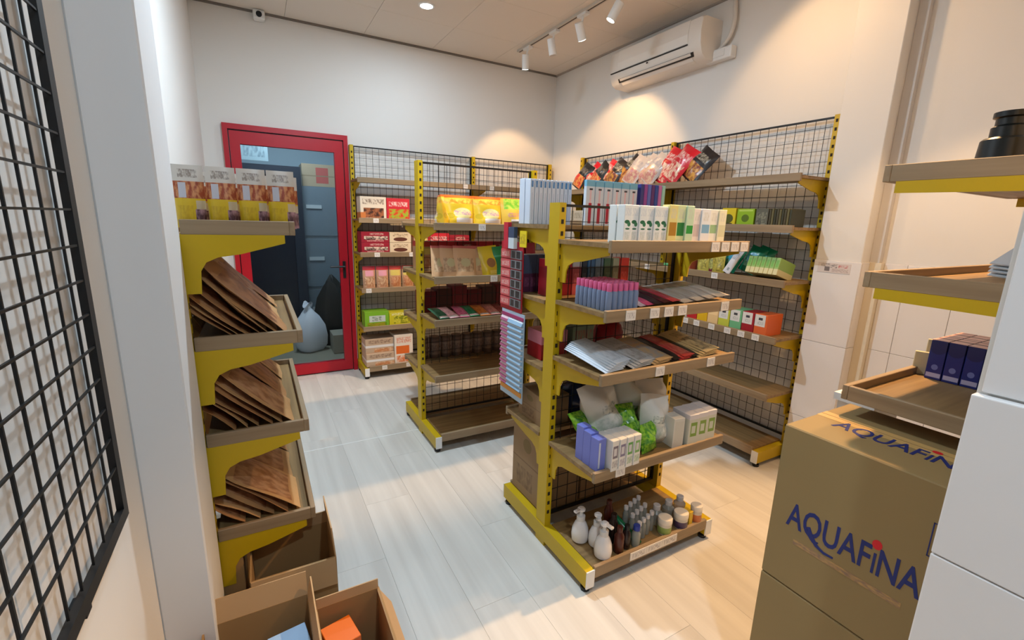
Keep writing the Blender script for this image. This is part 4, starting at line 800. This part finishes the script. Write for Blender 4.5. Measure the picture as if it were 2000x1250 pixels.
# ================================================================== CARTONS
def aquafina(loc, hgt, lab, top):
    WY, DXx = .372, .335
    t = empty('water_carton', loc); tag(t, lab, 'carton', 'water cartons')
    link('body', rebox(MB().box(0, DXx, -WY, 0, 0, hgt).mesh('body'), .003), M_CARDA, t)
    MB().box(.15, .20, -WY + .002, -.002, hgt, hgt + .0006).obj('tape', plain('tape', S(196, 160, 100), .3), t)
    MB().box(.174, .176, -WY + .002, -.002, hgt + .0006, hgt + .001).obj('top_seam', M_FAINT, t)
    def word(face):
        # letters built in local XY then laid on the carton face; x runs towards the camera (-Y)
        p = empty('x')
        bpy.data.objects.remove(p)
        me = text_mesh('AQUAF', .098); me2 = text_mesh('NA', .098); me3 = text_mesh('I', .074)
        def bounds(m): xs_ = [v.co.x for v in m.vertices]; return min(xs_), max(xs_)
        a0, a1 = bounds(me); b0, b1 = bounds(me2); i0, i1 = bounds(me3)
        gap = .009
        w_tot = (a1 - a0) + gap + (i1 - i0) + gap + (b1 - b0); s = .292 / w_tot
        def put(m, off, nm, mt, yo=0):
            for v in m.vertices:
                x = (v.co.x + off) * s; y = (v.co.y + yo) * 1.0; z = v.co.z
                if face == 'side': v.co = (-.0004 - z, -.044 - x, .182 * hgt / .457 + y)
                else: v.co = (.108 + y * .8, -.06 - x, hgt + .0004 + z)
            m.materials.clear(); return link(nm, m, mt, t)
        put(me, -a0, 'lettering', M_NAVY); put(me3, -i0 + (a1 - a0) + gap, 'lettering', M_NAVY); put(me2, -b0 + (a1 - a0) + gap + (i1 - i0) + gap, 'lettering', M_NAVY)
        xi = ((a1 - a0) + gap + (i1 - i0) / 2) * s
        n = 20
        if face == 'side':
            zc = .182 * hgt / .457 + .074
            MB().loft([[(xx, -.044 - xi + .010 * math.cos(2 * math.pi * i / n), zc + .012 * math.sin(2 * math.pi * i / n)) for i in range(n)] for xx in (-.0008, 0)]).obj('red_dot', M_REDI, t)
            # sweeping tail of the Q
            pts = [(.052, .022), (.062, .000), (.078, -.018), (.100, -.026), (.122, -.024), (.122, -.019), (.100, -.019), (.084, -.011), (.070, .006), (.060, .026)]
            MB().prism([(-.044 - u, .182 * hgt / .457 + v) for u, v in pts], 0, -.0011, 0).obj('lettering', M_NAVY, t)
        else:
            MB().loft([[(.108 + .066 + .008 * math.sin(2 * math.pi * i / n), -.06 - xi + .010 * math.cos(2 * math.pi * i / n), zz) for i in range(n)] for zz in (hgt + .001, hgt + .0018)]).obj('red_dot', M_REDI, t)
    word('side')
    if top: word('top')
    fm = printed('fine_print', S(178, 139, 84), [('t', 0, 1, 0, 1, S(116, 92, 84))], .7, 'y')
    MB().box(-.0006, 0, -.31, -.07, .135 * hgt / .457, .150 * hgt / .457).obj('fine_print', fm, t)
    m = MB(); y0, y1, z0, z1 = -.366, -.33, .29, .37
    for a in ((y0, y1, z0, z0 + .002), (y0, y1, z1 - .002, z1), (y0, y0 + .002, z0, z1), (y1 - .002, y1, z0, z1), (y0 + .008, y1 - .008, z0 + .052, z0 + .054), (y0 + .008, y1 - .008, z0 + .06, z0 + .062)): m.box(-.0008, 0, *a)
    m.loft([[(xx, (y0 + y1) / 2 + .011 * math.cos(2 * math.pi * i / 16), z0 + .028 + .013 * math.sin(2 * math.pi * i / 16)) for i in range(16)] for xx in (-.0008, 0)])
    m.obj('handling_mark', M_NAVY, t)
aquafina((-1.689, -3.718, 0), .455, 'lower water carton of the stack under the corner rack', False)
aquafina((-1.689, -3.718, .457), .455, 'upper water carton with blue lettering and red dot on top of the stack', True)

def open_carton(lab, x0, x1, y0, y1, h, flaps, grp='open cartons on the floor'):
    t = empty('open_carton', (x0, y0, 0)); tag(t, lab, 'carton', grp); wx, wy = x1 - x0, y1 - y0; k = .005
    MB().box(0, wx, 0, wy, 0, k).obj('bottom', M_CARD, t)
    for n_, a in (('side_panel', (0, wx, 0, k)), ('side_panel', (0, wx, wy - k, wy)), ('side_panel', (0, k, k, wy - k)), ('side_panel', (wx - k, wx, k, wy - k))):
        MB().box(a[0], a[1], a[2], a[3], k, h).obj(n_, M_CARD, t)
    for side, ang, ln in flaps:
        m = MB()
        if side in 'fb': m.box(.003, wx - .003, 0, .004, 0, ln)
        else: m.box(0, .004, .003, wy - .003, 0, ln)
        o = m.obj('flap', M_CARDL if abs(ang) < 200 else M_CARD, t)
        if side == 'b': o.location = (0, wy - .004, h); o.rotation_euler = (R(-ang), 0, 0)
        if side == 'f': o.location = (0, 0, h); o.rotation_euler = (R(ang), 0, 0)
        if side == 'l': o.location = (0, 0, h); o.rotation_euler = (0, R(-ang), 0)
        if side == 'r': o.location = (wx - .004, 0, h); o.rotation_euler = (0, R(ang), 0)
    return t
open_carton('open cardboard carton with an upright flap below the left rack', -3.0, -2.745, -2.91, -2.70, .30, [('r', -4, .11), ('f', 168, .09), ('b', -8, .05)])
open_carton('open cardboard carton holding a blue pack, nearest the left wall', -3.115, -2.842, -3.42, -3.015, .285, [('b', 14, .07), ('r', 10, .06)])
open_carton('open cardboard carton holding an orange pack, right of the blue pack carton', -2.832, -2.648, -3.42, -3.105, .30, [('b', 4, .03), ('r', 150, .08)])
pbox('blue_pack', 'light blue pack inside the open carton by the wall', 'pack', (-2.90, -3.16, .006), .1, .16, .235, printed('bluepk', S(120, 156, 196), [('r', 0, 1, .6, 1, S(150, 180, 210))], .3), R(8))
pbox('orange_pack', 'orange pack with white print inside the open carton', 'pack', (-2.775, -3.175, .006), .085, .09, .25, printed('orangepk', S(226, 110, 24), [('n', .3, .8, .45, .8, S(226, 110, 24), S(236, 220, 206))], .35), R(12))
pbox('white_pack', 'small white pack beside the orange pack inside the carton', 'pack', (-2.695, -3.26, .006), .05, .09, .2, plain('wpk', S(206, 204, 200), .4), R(5))
pbox('cardboard_carton', 'brown carton standing under the left rack beside the column', 'carton', (-3.07, -2.69, .0), .1, .18, .36, M_CARD)
# tiny orange item on the floor by the column
o = pbox('orange_carton', 'small tan box with dark cap on the floor at the column foot', 'box', (-3.13, -3.12, 0), .05, .05, .285, plain('tanbox', S(196, 140, 70), .5))
MB().box(-.008, .008, -.008, .008, .285, .3).obj('cap', M_BLKP, o)
